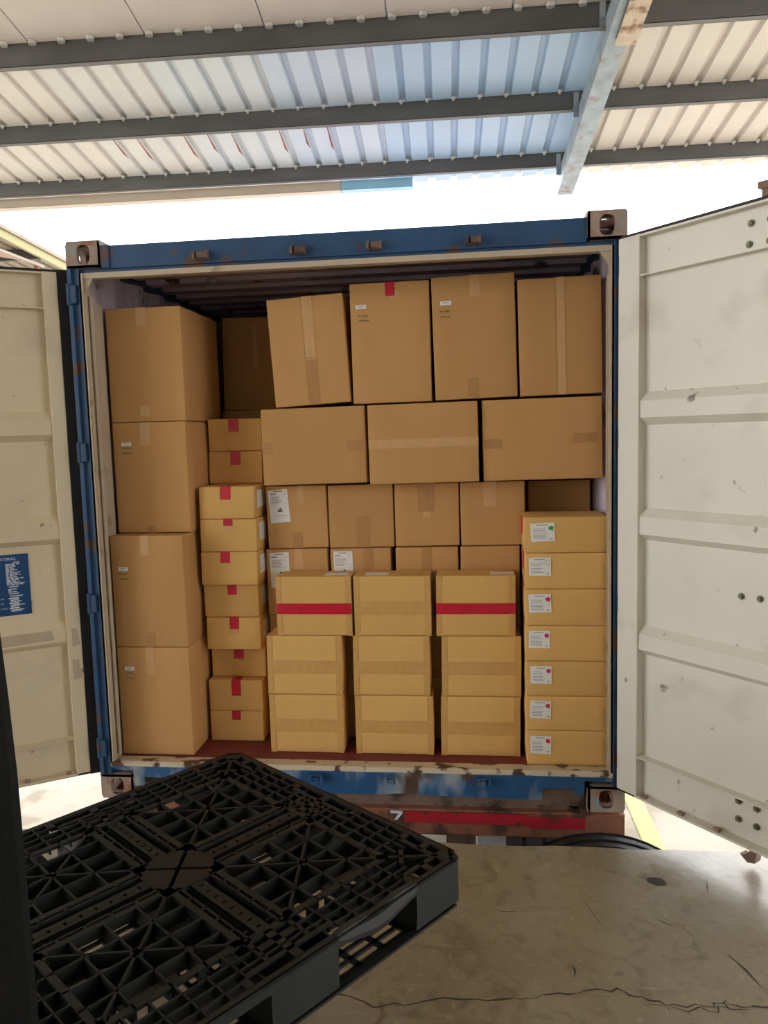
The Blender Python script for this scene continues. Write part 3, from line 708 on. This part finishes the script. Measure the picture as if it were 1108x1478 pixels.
def carton(label, x0, x1, z0, z1, Y, D, roll=0.0, mat='card', group=None, marks=(), seam=None, cat='box', name='cardboard_box', shift=0.0):
    w, h = x1 - x0, z1 - z0
    rng = random.Random(RNG.random())
    t = thing(name, label, cat, ((x0 + x1) / 2, Y, z0), (0, radians(-roll), radians(shift)), group)
    c = Carton(w - .002, D, h - .0015, rng, seam)
    me = c.body(); me.materials.clear(); me.materials.append(M[mat]); link('body', me, t)
    for mk in marks:
        kind = mk[0]
        if kind in ('tape', 'tape_clear', 'tape_red'):
            b = MB(); face = mk[5] if len(mk) > 5 else 'f'
            c.patch(b, *mk[1:5], off=.0014 if kind != 'tape_red' else .0018, face=face, n=6, ragged=.004 if (mk[4] - mk[3]) < .6 else 0, rng=rng)
            if mk[4] >= .999 and face == 'f':   # wraps over the top edge
                xa, xb = (mk[1] - .5) * c.w, (mk[2] - .5) * c.w
                b.box(xa, xb, -.0005, min(.12, D * .4), c.h - .0002, c.h + .0008)
            o = b.build(kind if kind == 'tape' else {'tape_clear': 'clear_tape', 'tape_red': 'red_tape'}[kind], M['tape_dark' if kind == 'tape' and mat == 'card' else kind], t, smooth=False)
            if kind == 'tape_red': o['label'] = 'red packing tape'
        elif kind in ('label', 'sheet_label', 'side_label'):
            face = 'r' if kind == 'side_label' else 'f'
            u0, u1, v0, v1 = mk[1:5]; rot = mk[5] if len(mk) > 5 else 0; stamp = mk[6] if len(mk) > 6 else None
            b = MB(); c.patch(b, u0, u1, v0, v1, off=.0026, face=face, rot=rot); lo = b.build('label', M['paper'], t); lo['label'] = 'white paper label'
            if kind == 'side_label': continue
            pr = MB(); du, dv = u1 - u0, v1 - v0
            def ln(a0, a1, bb, hh, mi=0): c.patch(pr, u0 + du * a0, u0 + du * a1, v0 + dv * bb, v0 + dv * (bb + hh), off=.0032, rot=0, n=1, mi=mi)
            small = (kind == 'label')
            if mk[7:8] == ('tiny',):
                ln(.2, .8, .6, .12); ln(.3, .6, .3, .1)
            elif small:
                ln(.25, .72, .88, .03, 1)
                for q in range(3): ln(.1, rng.uniform(.5, .66), .68 - q * .07, .02)
                for q in range(4): ln(.1, rng.uniform(.55, .7), .40 - q * .08, .028)
                ln(.8, .9, .1, .06)
            else:
                ln(.25, .7, .94, .02, 1); ln(.08, .35, .86, .025, 1)
                for q in range(7): ln(.08, rng.uniform(.5, .75), .78 - q * .035, .012)
                ln(.8, .86, .58, .02); ln(.42, .66, .33, .06, 1); ln(.5, .62, .40, .05, 1); ln(.25, .85, .2, .014); ln(.4, .7, .14, .01)
                for q in range(10):
                    a = 2 * pi * q / 10; ln(.8 + .06 * cos(a), .82 + .06 * cos(a), .86 + .03 * sin(a), .01)
            pr.build('print', [M['ink'], M['ink_dark']], lo)
            if stamp:
                sb_ = MB(); n = 14; cu, cv = u0 + du * .85, v0 + dv * .74
                if stamp == 'grey':
                    for q in range(n):
                        a = 2 * pi * q / n; c.patch(sb_, cu + du * .10 * cos(a) - .004, cu + du * .10 * cos(a) + .004, cv + dv * .13 * sin(a) - .01, cv + dv * .13 * sin(a) + .01, off=.0034, n=1)
                else:
                    V = []
                    for q in range(n):
                        a = 2 * pi * q / n; k_ = rng.uniform(.85, 1.1); u, v = cu + du * .11 * cos(a) * k_, cv + dv * .125 * sin(a) * k_
                        V.append(((u - .5) * c.w, c.yf(u, v) - .0036, v * c.h))
                    sb_.add(V, [tuple(range(n))])
                    a0 = cu + du * .08; sb_.add([((uu - .5) * c.w, c.yf(uu, vv) - .0035, vv * c.h) for uu, vv in ((cu - du * .02, cv - dv * .1), (a0, cv - dv * .16), (a0, cv - dv * .04))], [(0, 1, 2)])
                sb_.build('stamp', M['ink_' + stamp] if stamp != 'grey' else M['ink'], lo, recalc=False)
        elif kind == 'print':
            b = MB()
            for q in range(2):
                u, v = mk[1] + q * .01, mk[2] - q * mk[4]
                for i in range(6):
                    wd = mk[3] / 7; c.patch(b, u + i * mk[3] / 6, u + i * mk[3] / 6 + wd * rng.uniform(.5, .95), v + rng.uniform(-.003, .003), v + rng.uniform(.010, .018), off=.0008, n=1)
            b.build('printed_text', M['ink_card'], t)
    return t

SIZES = {}
# tall column of big cartons on the left, top to bottom
gA = 'big cartons in the left column'
tinyl = lambda u, v, r=0: ('label', u, u + .135, v, v + .034, r, None, 'tiny')
carton('big plain brown carton, topmost of the left column', -1.160, -.785, 1.790, 2.330, .22, .52, 0, 'card', gA,
       [('tape_clear', .41, .54, .84, 1.0), ('tape_clear', .40, .52, .05, .14)])
carton('big carton with a small white sticker, second from top in the left column', -1.160, -.789, 1.252, 1.789, .22, .52, 0, 'card', gA,
       [('tape_clear', .38, .52, .79, 1.0), tinyl(.12, .79), ('print', .13, .765, .12, .045), ('tape', .4, .52, 0, .06)])
carton('big carton with a small white sticker, third from top in the left column', -1.161, -.797, .706, 1.250, .125, .52, 0, 'card', gA,
       [('tape_clear', .42, .54, .83, 1.0), tinyl(.10, .69), ('print', .11, .655, .12, .045), ('tape', .43, .55, 0, .13)])
carton('big brown carton with a small white sticker, bottom of the left column', -1.161, -.797, .166, .705, .125, .52, 0, 'card', gA,
       [('tape_clear', .40, .52, .75, 1.0), tinyl(.10, .79), ('print', .11, .755, .12, .045)])
# column of flat cartons with red tape tabs
gB = 'flat cartons with red tape tabs'
tabs = [(.39, .58, .60), (.41, .60, .58), (.39, .58, .60), (.42, .58, .80), (.35, .52, .67), (.44, .61, .68), (.44, .61, .65), (.42, .60, .60), (.43, .60, .50), (.42, .58, .72)]
bz = [1.800, 1.634, 1.468, 1.308, 1.146, .980, .812, .648, .486, .324, .166]
bx = [(-.772, -.490), (-.776, -.494), (-.762, -.483), (-.764, -.478), (-.768, -.481), (-.772, -.490), (-.764, -.486), (-.770, -.486), (-.776, -.494), (-.776, -.497)]
by = [.48, .48, .27, .27, .27, .30, .29, .36, .31, .31]
ords = ['topmost', 'second from the top', 'third from the top', 'fourth from the top', 'fifth from the top', 'sixth from the top', 'fourth from the floor', 'third from the floor', 'second from the floor', 'lowest']
for i in range(10):
    mk = [('tape_red', tabs[i][0], tabs[i][1], tabs[i][2], 1.0)]
    if i in (2, 3, 4, 5, 6): mk.append(('side_label', .10, .42, .30, .86))
    if i in (3, 6): mk.append(('tape_clear', .44, .6, tabs[i][2] - .14, tabs[i][2]))
    carton('flat brown carton with a red tape tab, %s of the red-tabbed column' % ords[i], bx[i][0], bx[i][1], bz[i + 1], bz[i], by[i], .40, 0, 'card_y', gB, mk)
# 3 x 3 cartons at the front, each with a taped middle seam
gG = 'front cartons with a taped middle seam'
gz = [(.748, 1.036), (.456, .747), (.166, .455)]
gx = [[(-.374, -.008), (.003, .368), (.392, .760)], [(-.432, -.066), (-.010, .356), (.412, .784)], [(-.430, -.066), (-.008, .368), (.404, .777)]]
rows = ['top', 'middle', 'bottom']; cols_ = ['left', 'middle', 'right']
for r in range(3):
    for k in range(3):
        red = r == 0 and k != 1
        mk = [('tape', .0, .075, .0, 1.0), ('tape', .925, 1.0, .0, 1.0)]
        mk.append(('tape_red', 0.0, 1.0, .37, .55) if red else ('tape', .0, 1.0, .36, .58))
        lab = ('small carton with a red tape band, top of the %s stack at the front' % cols_[k]) if red else \
              ('small carton with brown tape along its seam, %s of the %s stack at the front' % (rows[r], cols_[k]))
        t = carton(lab, gx[r][k][0], gx[r][k][1], gz[r][0], gz[r][1], .19 + (.004 if r == 1 else 0), .155, 0, 'card_y', gG, mk, 'h')
        if r == 0:
            b = MB(); xx = (.05, -.13, .07)[k]; b.box(xx, xx + .11, .025, .09, .2874, .2884); b.build('label', M['paper'], t)['label'] = 'white paper label'
# right column of flat cartons with white labels
gH = 'flat cartons with white labels'
hz = [1.314, 1.152, .988, .820, .656, .493, .331, .166]
st = ['green', 'grey', 'red', 'red', 'red', 'red', 'red']
hl = [(.07, .36, .33, .84, .04), (.04, .31, .38, .88, 0), (.035, .31, .37, .87, .03), (.03, .29, .38, .87, -.01), (.05, .31, .37, .87, .0), (.04, .30, .36, .87, -.02), (.04, .30, .34, .85, -.02)]
hn = ['topmost, with a green stamp on its label', 'second from top, pale grey stamp on its label', 'third from the top, with a red stamp', 'fourth from the top, with a red stamp', 'third from the bottom, with a red stamp', 'second from the bottom, with a red stamp', 'bottom one, with a red stamp']
for i in range(7):
    mk = [('label', hl[i][0], hl[i][1], hl[i][2], hl[i][3], hl[i][4], st[i])]
    if i < 2: mk.append(('tape_red', .3, .75, .45, .98, 'l'))
    if i > 0: mk.append(('tape', .93, .985, .12, .72))
    carton('flat labelled carton in the right column, ' + hn[i], .800 if i else .798, 1.163, hz[i + 1], hz[i], .104, .255, 0, 'card_y', gH, mk)
# upper rows
gC = 'tall cartons in the top row'; CY, DY, EY = .27, .27, .37
k_ = (CY + 3.3228) / (.30 + 3.3228)
def sx_(x): return .5673 + (x - .5673) * k_
def sz_(z): return 1.698 + (z - 1.698) * k_
def cx_(a, b, c, d): return sx_(a), sx_(b), c, d
carton('tall carton leaning left with a wrinkled vertical tape, first in the top row', *cx_(-.366, .003, 1.848, 2.354), CY, .42, 3.0, 'card', gC, [('tape_clear', .46, .60, .42, 1.0), ('tape', .46, .60, .0, .44)], 'v')
carton('tall carton with a red tape flap at its top, second in the top row', *cx_(.014, .388, 1.846, 2.400), CY, .42, .4, 'card', gC,
       [('tape_red', .45, .57, .885, 1.0), ('tape_clear', .50, .62, .86, .93), tinyl(.07, .79), ('print', .10, .725, .13, .04)])
carton('tall carton with a small white sticker, no red tape, third in the top row', *cx_(.404, .787, 1.853, 2.413), CY, .42, 1.2, 'card', gC,
       [('tape_clear', .46, .58, .83, 1.0), ('tape', .40, .52, .02, .17), tinyl(.10, .77), ('print', .09, .715, .13, .045)])
carton('tall carton with a taped vertical seam, last in the top row', *cx_(.796, 1.172, 1.858, 2.384), CY, .42, .9, 'card', gC, [('tape_clear', .46, .56, .0, 1.0)], 'v')
gD = 'wide cartons in the second row'
carton('wide carton with a tape patch at each side, left in the second row', *cx_(-.440, .070, 1.470, 1.836), DY, .42, .6, 'card', gD, [('tape', .0, .10, .40, .56), ('tape', .82, 1.0, .42, .56)])
carton('wide brown carton with a wrinkled horizontal tape seam, middle of the second row', *cx_(.084, .604, 1.466, 1.840), DY - .02, .42, .6, 'card', gD, [('tape_clear', .0, 1.0, .45, .56)], 'h')
carton('wide carton with a tape patch at each side, right in the second row', *cx_(.622, 1.172, 1.470, 1.846), DY, .42, .4, 'card', gD, [('tape', .02, .16, .40, .52), ('tape', .75, .96, .44, .56)])
gE = 'square cartons behind the front stacks'
carton('square carton with a tall white label, first in the row above the front stacks', -.449, -.143, 1.146, 1.458, EY, .33, 1.0, 'card', gE,
       [('sheet_label', .05, .38, .42, .95, .06), ('tape_clear', .52, .64, .72, 1.0), ('tape', .42, .58, .0, .26)])
carton('square carton with tape on its lower half, second in row above the front stacks', -.137, .186, 1.146, 1.458, EY, .33, .6, 'card', gE, [('tape', .42, .62, .0, .50)])
carton('square carton with tape from its top edge, third in row above the front stacks', .192, .506, 1.150, 1.458, EY, .33, .6, 'card', gE, [('tape', .36, .62, .55, 1.0), ('tape_clear', .44, .56, .45, .55)])
carton('square carton with faint clear tape, fourth in row above the front stacks', .512, .822, 1.150, 1.460, EY, .33, .5, 'card', gE, [('tape_clear', .36, .56, .62, 1.0)])
carton('square plain carton in the shade, just above the labelled right column', .850, 1.160, 1.130, 1.445, .60, .33, 0, 'card', gE)
carton('square carton with a tall white label, half hidden behind the left front stack', -.463, -.150, .808, 1.143, EY, .33, .3, 'card', gE, [('sheet_label', .06, .38, .42, .95, .03), ('tape_clear', .46, .60, .70, 1.0)])
carton('square carton with a white label, half hidden behind the middle front stack', -.134, .168, .808, 1.143, EY, .33, .4, 'card', gE, [('sheet_label', .05, .37, .46, .96, 0), ('tape', .55, .72, .6, 1.0)])
carton('square carton with centre tape, half hidden right of the middle front stack', .190, .498, .808, 1.145, EY, .33, .4, 'card', gE, [('tape', .42, .58, .6, 1.0)])
carton('square plain carton, half hidden behind the right front stack', .508, .795, .808, 1.147, EY, .33, .5, 'card', gE)
for i, (a, b_) in enumerate(((-.463, -.150), (-.142, .168), (.190, .498), (.508, .795))):
    for j, nm in ((0, 'lowest'), (1, 'second lowest')):
        carton('shaded square carton behind the front stacks, %s, %s column from the left' % (nm, ('first', 'second', 'third', 'fourth')[i]), a, b_, .166 + j * .321, .487 + j * .3205, EY + .01, .32, 0, 'card', gE)
for j in range(3):
    carton('square carton hidden in the dark behind the labelled right column, %s' % ('lowest', 'middle', 'uppermost')[j], .850, 1.160, .166 + j * .3213, .166 + (j + 1) * .3213, .60, .33, 0, 'card', gE)
gR = 'cartons deep in the container'
carton('tall carton in deep shade beside the top left carton, with a strip of shiny tape', -.850, -.50, 1.859, 2.385, 1.0, .42, -1.0, 'card', gR, [('tape_clear', .52, .58, .45, .9)])
for j in range(3):
    carton('carton in the dark behind the red-tabbed column, %s of three' % ('lowest', 'middle', 'uppermost')[j], -.86, -.49, .166 + j * .564, .166 + (j + 1) * .564, .98, .42, 0, 'card', gR)

# ------------------------------------------------------------------ black plastic pallet held up on forklift forks
LX, LY, PH = 1.16, 1.10, .145
PANG = radians(-127.4)
pal = thing('plastic_pallet', 'black plastic pallet with ribbed open deck, held up in front of the container', 'pallet', (-.347, -.596, .365), (0, 0, PANG))
hx, hy = LX / 2, LY / 2
def mir(fn, quads=((0, 0), (1, 0), (0, 1), (1, 1))):
    for qx, qy in quads:
        fn(lambda x, y: ((LX - x) if qx else x, (LY - y) if qy else y))
def plate(b, m, x0, x1, y0, y1, th=.006, z=PH):
    a, c = m(x0, y0), m(x1, y1); b.box(a[0], c[0], a[1], c[1], z - th, z)
def rib(b, m, x0, y0, x1, y1, w=.0045, h=.036, z=PH):
    a, c = m(x0, y0), m(x1, y1); b.bar((a[0], a[1], z), (c[0], c[1], z), w, h)
ident = lambda x, y: (x, y)
# rim
b = MB(); C_ = .035
def rim(m):
    plate(b, m, C_, hx, 0, .020, .010); plate(b, m, 0, .020, C_, hy, .010)
    rib(b, m, .004, C_ + .006, C_ + .006, .004, .018, .010)
    plate(b, m, C_, .20, 0, .004, .10); plate(b, m, 0, .004, C_, .20, .10)
    plate(b, m, .0, .004, .20, hy, .034)
    if m(0, 0)[1] < .01 or True: plate(b, m, .20, hx, 0, .004, .03)
mir(rim); b.build('rim', M['plastic'], pal)
# corner and mid-edge slot plates
for qd in ((0, 0), (1, 0), (0, 1), (1, 1)):
    b = MB()
    def corner(m):
        for x in (.115, .195): plate(b, m, x - .010, x + .010, .018, .062)
        for y in (.115, .195): plate(b, m, .018, .062, y - .010, y + .010)
        plate(b, m, .050, .205, .052, .064); plate(b, m, .052, .064, .050, .205)
        plate(b, m, .018, .062, .018, .062); rib(b, m, .05, .05, .15, .15, .010, .05); rib(b, m, .10, .15, .15, .10, .012, .012)
    mir(corner, (qd,)); b.build('corner_plate', M['plastic'], pal)
for q1, q2, sw in (((0, 0), (1, 0), 0), ((0, 1), (1, 1), 0), ((0, 0), (0, 1), 1), ((1, 0), (1, 1), 1)):
    b = MB()
    def midp(m):
        mm = (lambda x, y: m(y, x)) if sw else m
        H2 = hy if sw else hx
        plate(b, mm, H2 - .15, H2, .052, .064); plate(b, mm, H2 - .15, H2 - .13, .018, .064); plate(b, mm, H2 - .012, H2, .018, .064)
    mir(midp, (q1, q2)); b.build('slot_plate', M['plastic'], pal)
    b = MB()
    def band(m):
        mm = (lambda x, y: m(y, x)) if sw else m
        H2 = hy if sw else hx
        for y in (.082, .116): rib(b, mm, .15, y, H2, y)
        rib(b, mm, .20, .046, H2 - .15, .046)
        for i in range(int((H2 - .2) / .062) + 1):
            x = .205 + i * .062
            if x < H2 - .02: rib(b, mm, x, .018 if .2 < x < H2 - .15 else .062, x, .150, .0045, .030)
    mir(band, (q1, q2)); b.build('edge_grid', M['plastic'], pal)
# inner frames (flat flanges) around the four quadrants
b = MB(); X0, X1, Y0_, Y1 = .150, hx - .078, .150, hy - .078
def frame(m):
    plate(b, m, X0, X1 + .018, Y0_, Y0_ + .018, .008); plate(b, m, X0, X0 + .018, Y0_, Y1 + .018, .008)
    plate(b, m, X0, X1 + .018, Y1, Y1 + .018, .03); plate(b, m, X1, X1 + .018, Y0_, Y1 + .018, .03)
    for (cx, cy) in ((X0 + .02, Y0_ + .02), (X1 - .005, Y0_ + .02), (X0 + .02, Y1 - .005), (X1 - .005, Y1 - .005)):
        plate(b, m, cx - .016, cx + .016, cy - .006, cy + .006); plate(b, m, cx - .006, cx + .006, cy - .016, cy + .016)
mir(frame); b.build('deck_frame', M['plastic'], pal)
# quadrant grids with diagonals
for qd in ((0, 0), (1, 0), (0, 1), (1, 1)):
    b = MB()
    def quad(m):
        n = 4
        for i in range(1, n):
            x = X0 + (X1 - X0) * i / n; rib(b, m, x, Y0_, x, Y1, .0055, .042)
            y = Y0_ + (Y1 - Y0_) * i / n; rib(b, m, X0, y, X1, y, .0055, .042)
        rib(b, m, X0 + .014, Y0_ + .014, X1, Y1, .0070, .036); rib(b, m, X0 + .014, Y1, X1, Y0_ + .014, .0070, .036)
        cx, cy = (X0 + X1) / 2, (Y0_ + Y1) / 2; plate(b, m, cx - .012, cx + .012, cy - .012, cy + .012)
        plate(b, m, X0 + (X1 - X0) * .2 , X0 + (X1 - X0) * .6, Y0_ + .014, Y0_ + .05, .005, PH - .012)
    mir(quad, (qd,)); b.build('deck_grid', M['plastic'], pal)
# centre channels: slot rows and perforated strips
for ax in (0, 1):
    for side in (0, 1):
        b = MB()
        def chan(m):
            mm = (lambda x, y: m(y, x)) if ax else m
            HX, HY = (hy, hx) if ax else (hx, hy)     # strip runs along local x at y = HY
            e0, e1 = .15, HX - .085
            plate(b, mm, e0, e1, HY - .050, HY - .044, .03)
            n = 5
            for i in range(n + 1):
                x = e0 + (e1 - e0) * i / n; plate(b, mm, x - .004, x + .004, HY - .06, HY - .044, .02)
            plate(b, mm, e0, e1, HY - .024, HY - .007, .006, PH - .002)
            for i in range(9):
                x = e0 + .012 + (e1 - e0 - .024) * i / 8
                plate(b, mm, x - (e1 - e0) / 16 + .006, x + (e1 - e0) / 16 - .006, HY - .008, HY, .006, PH - .002)
            plate(b, mm, e0, e1, HY - .024, HY - .020, .05, PH - .002)
            plate(b, mm, e0 - .01, e0 + .012, HY - .07, HY, .008); plate(b, mm, e0 - .05, e0 - .035, HY - .06, HY, .008); plate(b, mm, .062, e0, HY - .064, HY - .054, .008); plate(b, mm, .062, e0, HY - .012, HY, .008)
        qs = (((0, 0), (0, 1)) if side == 0 else ((1, 0), (1, 1))) if ax == 0 else (((0, 0), (1, 0)) if side == 0 else ((0, 1), (1, 1)))
        mir(chan, qs); b.build('perforated_strip', M['plastic'], pal)
# centre plate with an X slot
b = MB(); s_, q_ = .088, .008
for k in range(4):
    R = Matrix.Translation((hx, hy, 0)) @ Matrix.Rotation(k * pi / 2, 4, 'Z')
    b.prism([(-s_ * .72 + q_ * 1.2, -s_ * .72), (s_ * .72 - q_ * 1.2, -s_ * .72), (0.001, -q_ * 1.2), (-.001, -q_ * 1.2)], PH - .010, PH, 'z', 0, R)
    b.box(-s_, s_, -s_ - .004, -s_ * .72 + .001, PH - .010, PH, 0, R)
    b.box(-s_ - .004, s_ + .004, -s_ - .006, -s_ - .003, PH - .035, PH, 0, R)
for a in (45, 135):
    R = Matrix.Translation((hx, hy, 0)) @ Matrix.Rotation(radians(a), 4, 'Z'); b.box(-.1, .1, -.002, .002, PH - .04, PH - .020, 0, R)
b.build('centre_plate', M['plastic'], pal)
# nine hollow blocks
def block(x0, x1, y0, y1):
    b = MB(); t = .006; z0, z1 = .016, PH - .008; c = .028
    pts = []
    for (x, y, ox, oy) in ((x0, y0, x0 < .01, y0 < .01), (x1, y0, x1 > LX - .01, y0 < .01), (x1, y1, x1 > LX - .01, y1 > LY - .01), (x0, y1, x0 < .01, y1 > LY - .01)):
        if ox and oy:
            sx, sy = (1 if x == x0 else -1), (1 if y == y0 else -1)
            arc = [(x + sx * c * (1 - cos(a)), y + sy * c * (1 - sin(a))) for a in [k * pi / 8 for k in range(5)]]
            pts += arc if (x == x0) == (y == y0) else list(reversed(arc))
        else: pts.append((x, y))
    n = len(pts); cx, cy = (x0 + x1) / 2, (y0 + y1) / 2
    ins = [(x + (t if x < cx else -t), y + (t if y < cy else -t)) for x, y in pts]
    V = [(p[0], p[1], z) for z in (z0, z1) for p in pts] + [(p[0], p[1], z) for z in (z0, z1) for p in ins]
    F = []
    for i in range(n):
        j = (i + 1) % n
        F += [(i, j, n + j, n + i), (2 * n + j, 2 * n + i, 3 * n + i, 3 * n + j), (n + i, n + j, 3 * n + j, 3 * n + i), (i, 2 * n + i, 2 * n + j, j)]
    b.add(V, F); b.build('block', M['plastic'], pal)
for (x0, x1) in ((.002, .20), (hx - .10, hx + .10), (LX - .20, LX - .002)):
    for (y0, y1) in ((.002, .195), (hy - .10, hy + .10), (LY - .195, LY - .002)): block(x0, x1, y0, y1)
# bottom deck: perimeter bands and a cross, each pierced by slots
b = MB()
def grid_band(x0, x1, y0, y1, along):
    """slotted band; slots run along 'x' or 'y'"""
    if along == 'y':
        n = max(1, round((y1 - y0) / .095)); rowsN = max(4, round((x1 - x0 if along == 'y' else y1 - y0) / .036))
        for i in range(rowsN + 1):
            x = x0 + (x1 - x0 - .012) * i / rowsN; b.box(x, x + .012, y0, y1, 0, .007)
        for j in range(n + 1):
            y = y0 + (y1 - y0 - .016) * j / n; b.box(x0, x1, y, y + .016, 0, .007)
    else:
        n = max(1, round((x1 - x0) / .095)); rowsN = max(4, round((x1 - x0 if along == 'y' else y1 - y0) / .036))
        for i in range(rowsN + 1):
            y = y0 + (y1 - y0 - .012) * i / rowsN; b.box(x0, x1, y, y + .012, 0, .007)
        for j in range(n + 1):
            x = x0 + (x1 - x0 - .016) * j / n; b.box(x, x + .016, y0, y1, 0, .007)
for (x0, x1) in ((.20, hx - .10), (hx + .10, LX - .20)):
    grid_band(x0, x1, .028, .235, 'x'); grid_band(x0, x1, LY - .235, LY - .028, 'x'); grid_band(x0, x1, hy - .14, hy + .14, 'x')
for (y0, y1) in ((.195, hy - .10), (hy + .10, LY - .195)):
    grid_band(.028, .235, y0, y1, 'y'); grid_band(LX - .235, LX - .028, y0, y1, 'y'); grid_band(hx - .14, hx + .14, y0, y1, 'y')
b.box(.03, LX - .03, .002, .030, 0, .007); b.box(.03, LX - .03, LY - .030, LY - .002, 0, .007); b.box(.002, .030, .03, LY - .03, 0, .007); b.box(LX - .030, LX - .002, .03, LY - .03, 0, .007)
for (x0, x1) in ((.02, .20), (hx - .10, hx + .10), (LX - .20, LX - .02)):
    for (y0, y1) in ((.02, .195), (hy - .10, hy + .10), (LY - .195, LY - .02)): b.box(x0, x1, y0, y1, 0, .007)
b.build('bottom_deck', M['plastic'], pal)
# bent piece of rim over the opening next to the right-hand corner
b = MB(); n = 14; V = []
for i in range(n + 1):
    t = i / n; x = .195 + t * (hx - .10 - .195); dr = sin(pi * min(1, t * 1.0)) ** .7
    for (oy, oz) in ((-.024, .001), (-.004, .002), (.006 * dr + .002, -.010 - .020 * dr), (.004 * dr + .001, -.016 - .026 * dr)):
        V.append((x, LY + oy, PH + oz + (.004 * sin(t * 9) * dr)))
F = [(i * 4 + j, i * 4 + j + 1, i * 4 + j + 5, i * 4 + j + 4) for i in range(n) for j in range(3)]
b.add(V, F); b.add([(v[0], v[1] - .001, v[2] - .004) for v in V], F)
bent = b.build('bent_rim', M['rubber'], pal, recalc=False); bent['label'] = 'rim bent down and outwards over the fork opening'

# forklift attachment: forks, carriage with a tall side guard, mast and front wheels
fk = thing('forklift', 'black forklift carriage guard at the left edge, its forks holding the pallet', 'forklift', (-.347, -.596, 0), (0, 0, PANG))
ZF = .365 + PH - .0425
for y in (.32, .78):
    b = MB()
    b.prism([(.10, ZF - .012), (.10, ZF), (1.26, ZF), (1.26, ZF + .35), (1.30, ZF + .35), (1.30, ZF - .04), (1.15, ZF - .04)], y - .05, y + .05, 'y'); b.build('fork', M['blacksteel'], fk)
for z in (.45, .72):
    b = MB(); b.box(1.30, 1.36, -.10, 1.18, z, z + .10); b.build('carriage_bar', M['blacksteel'], fk, bevel=.006)
for mir_ in (0, 1):
    b = MB(); prev = None
    st_ = [(.42, 1.212), (.8, 1.206), (.95, 1.2035), (1.09, 1.201), (1.20, 1.198), (1.31, 1.187), (1.42, 1.171), (1.55, 1.148), (1.66, 1.115)]
    V = []; sec = [(0, 0), (.012, .004), (.085, .004), (.085, -.10), (0, -.10), (-.010, -.07), (-.004, -.012)]
    m = len(sec)
    for z, ye in st_:
        for (dx, dy_) in sec:
            yy = ye + dy_; V.append((1.204 + dx, yy if not mir_ else LY - yy, z))
    F = [(i * m + j, i * m + (j + 1) % m, (i + 1) * m + (j + 1) % m, (i + 1) * m + j) for i in range(len(st_) - 1) for j in range(m)]
    F += [tuple(range(m)), tuple(range((len(st_) - 1) * m, len(st_) * m))]
    b.add(V, F); b.build('side_guard', M['blacksteel'], fk)
for y in (.25, .85):
    b = MB(); b.box(1.37, 1.47, y - .035, y + .035, .03, .95); b.build('mast_upright', M['blacksteel'], fk, bevel=.004)
    b = MB(); tyre_lathe(b, .23, .12, .16, T=Matrix.Translation((1.62, y + (.14 if y > .5 else -.14), .23)) @ Matrix.Rotation(pi / 2, 4, 'Z')); b.build('wheel', M['rubber'], fk)
b = MB(); b.box(1.46, 1.78, .18, .92, .10, .42); b.cyl((1.62, .23), .08, -.0, 1.1, 'y', 14); b.build('front_axle', M['blacksteel'], fk)
b = MB(); b.box(1.37, 1.47, .25, .85, .86, .95); b.build('mast_crosshead', M['blacksteel'], fk, bevel=.004)
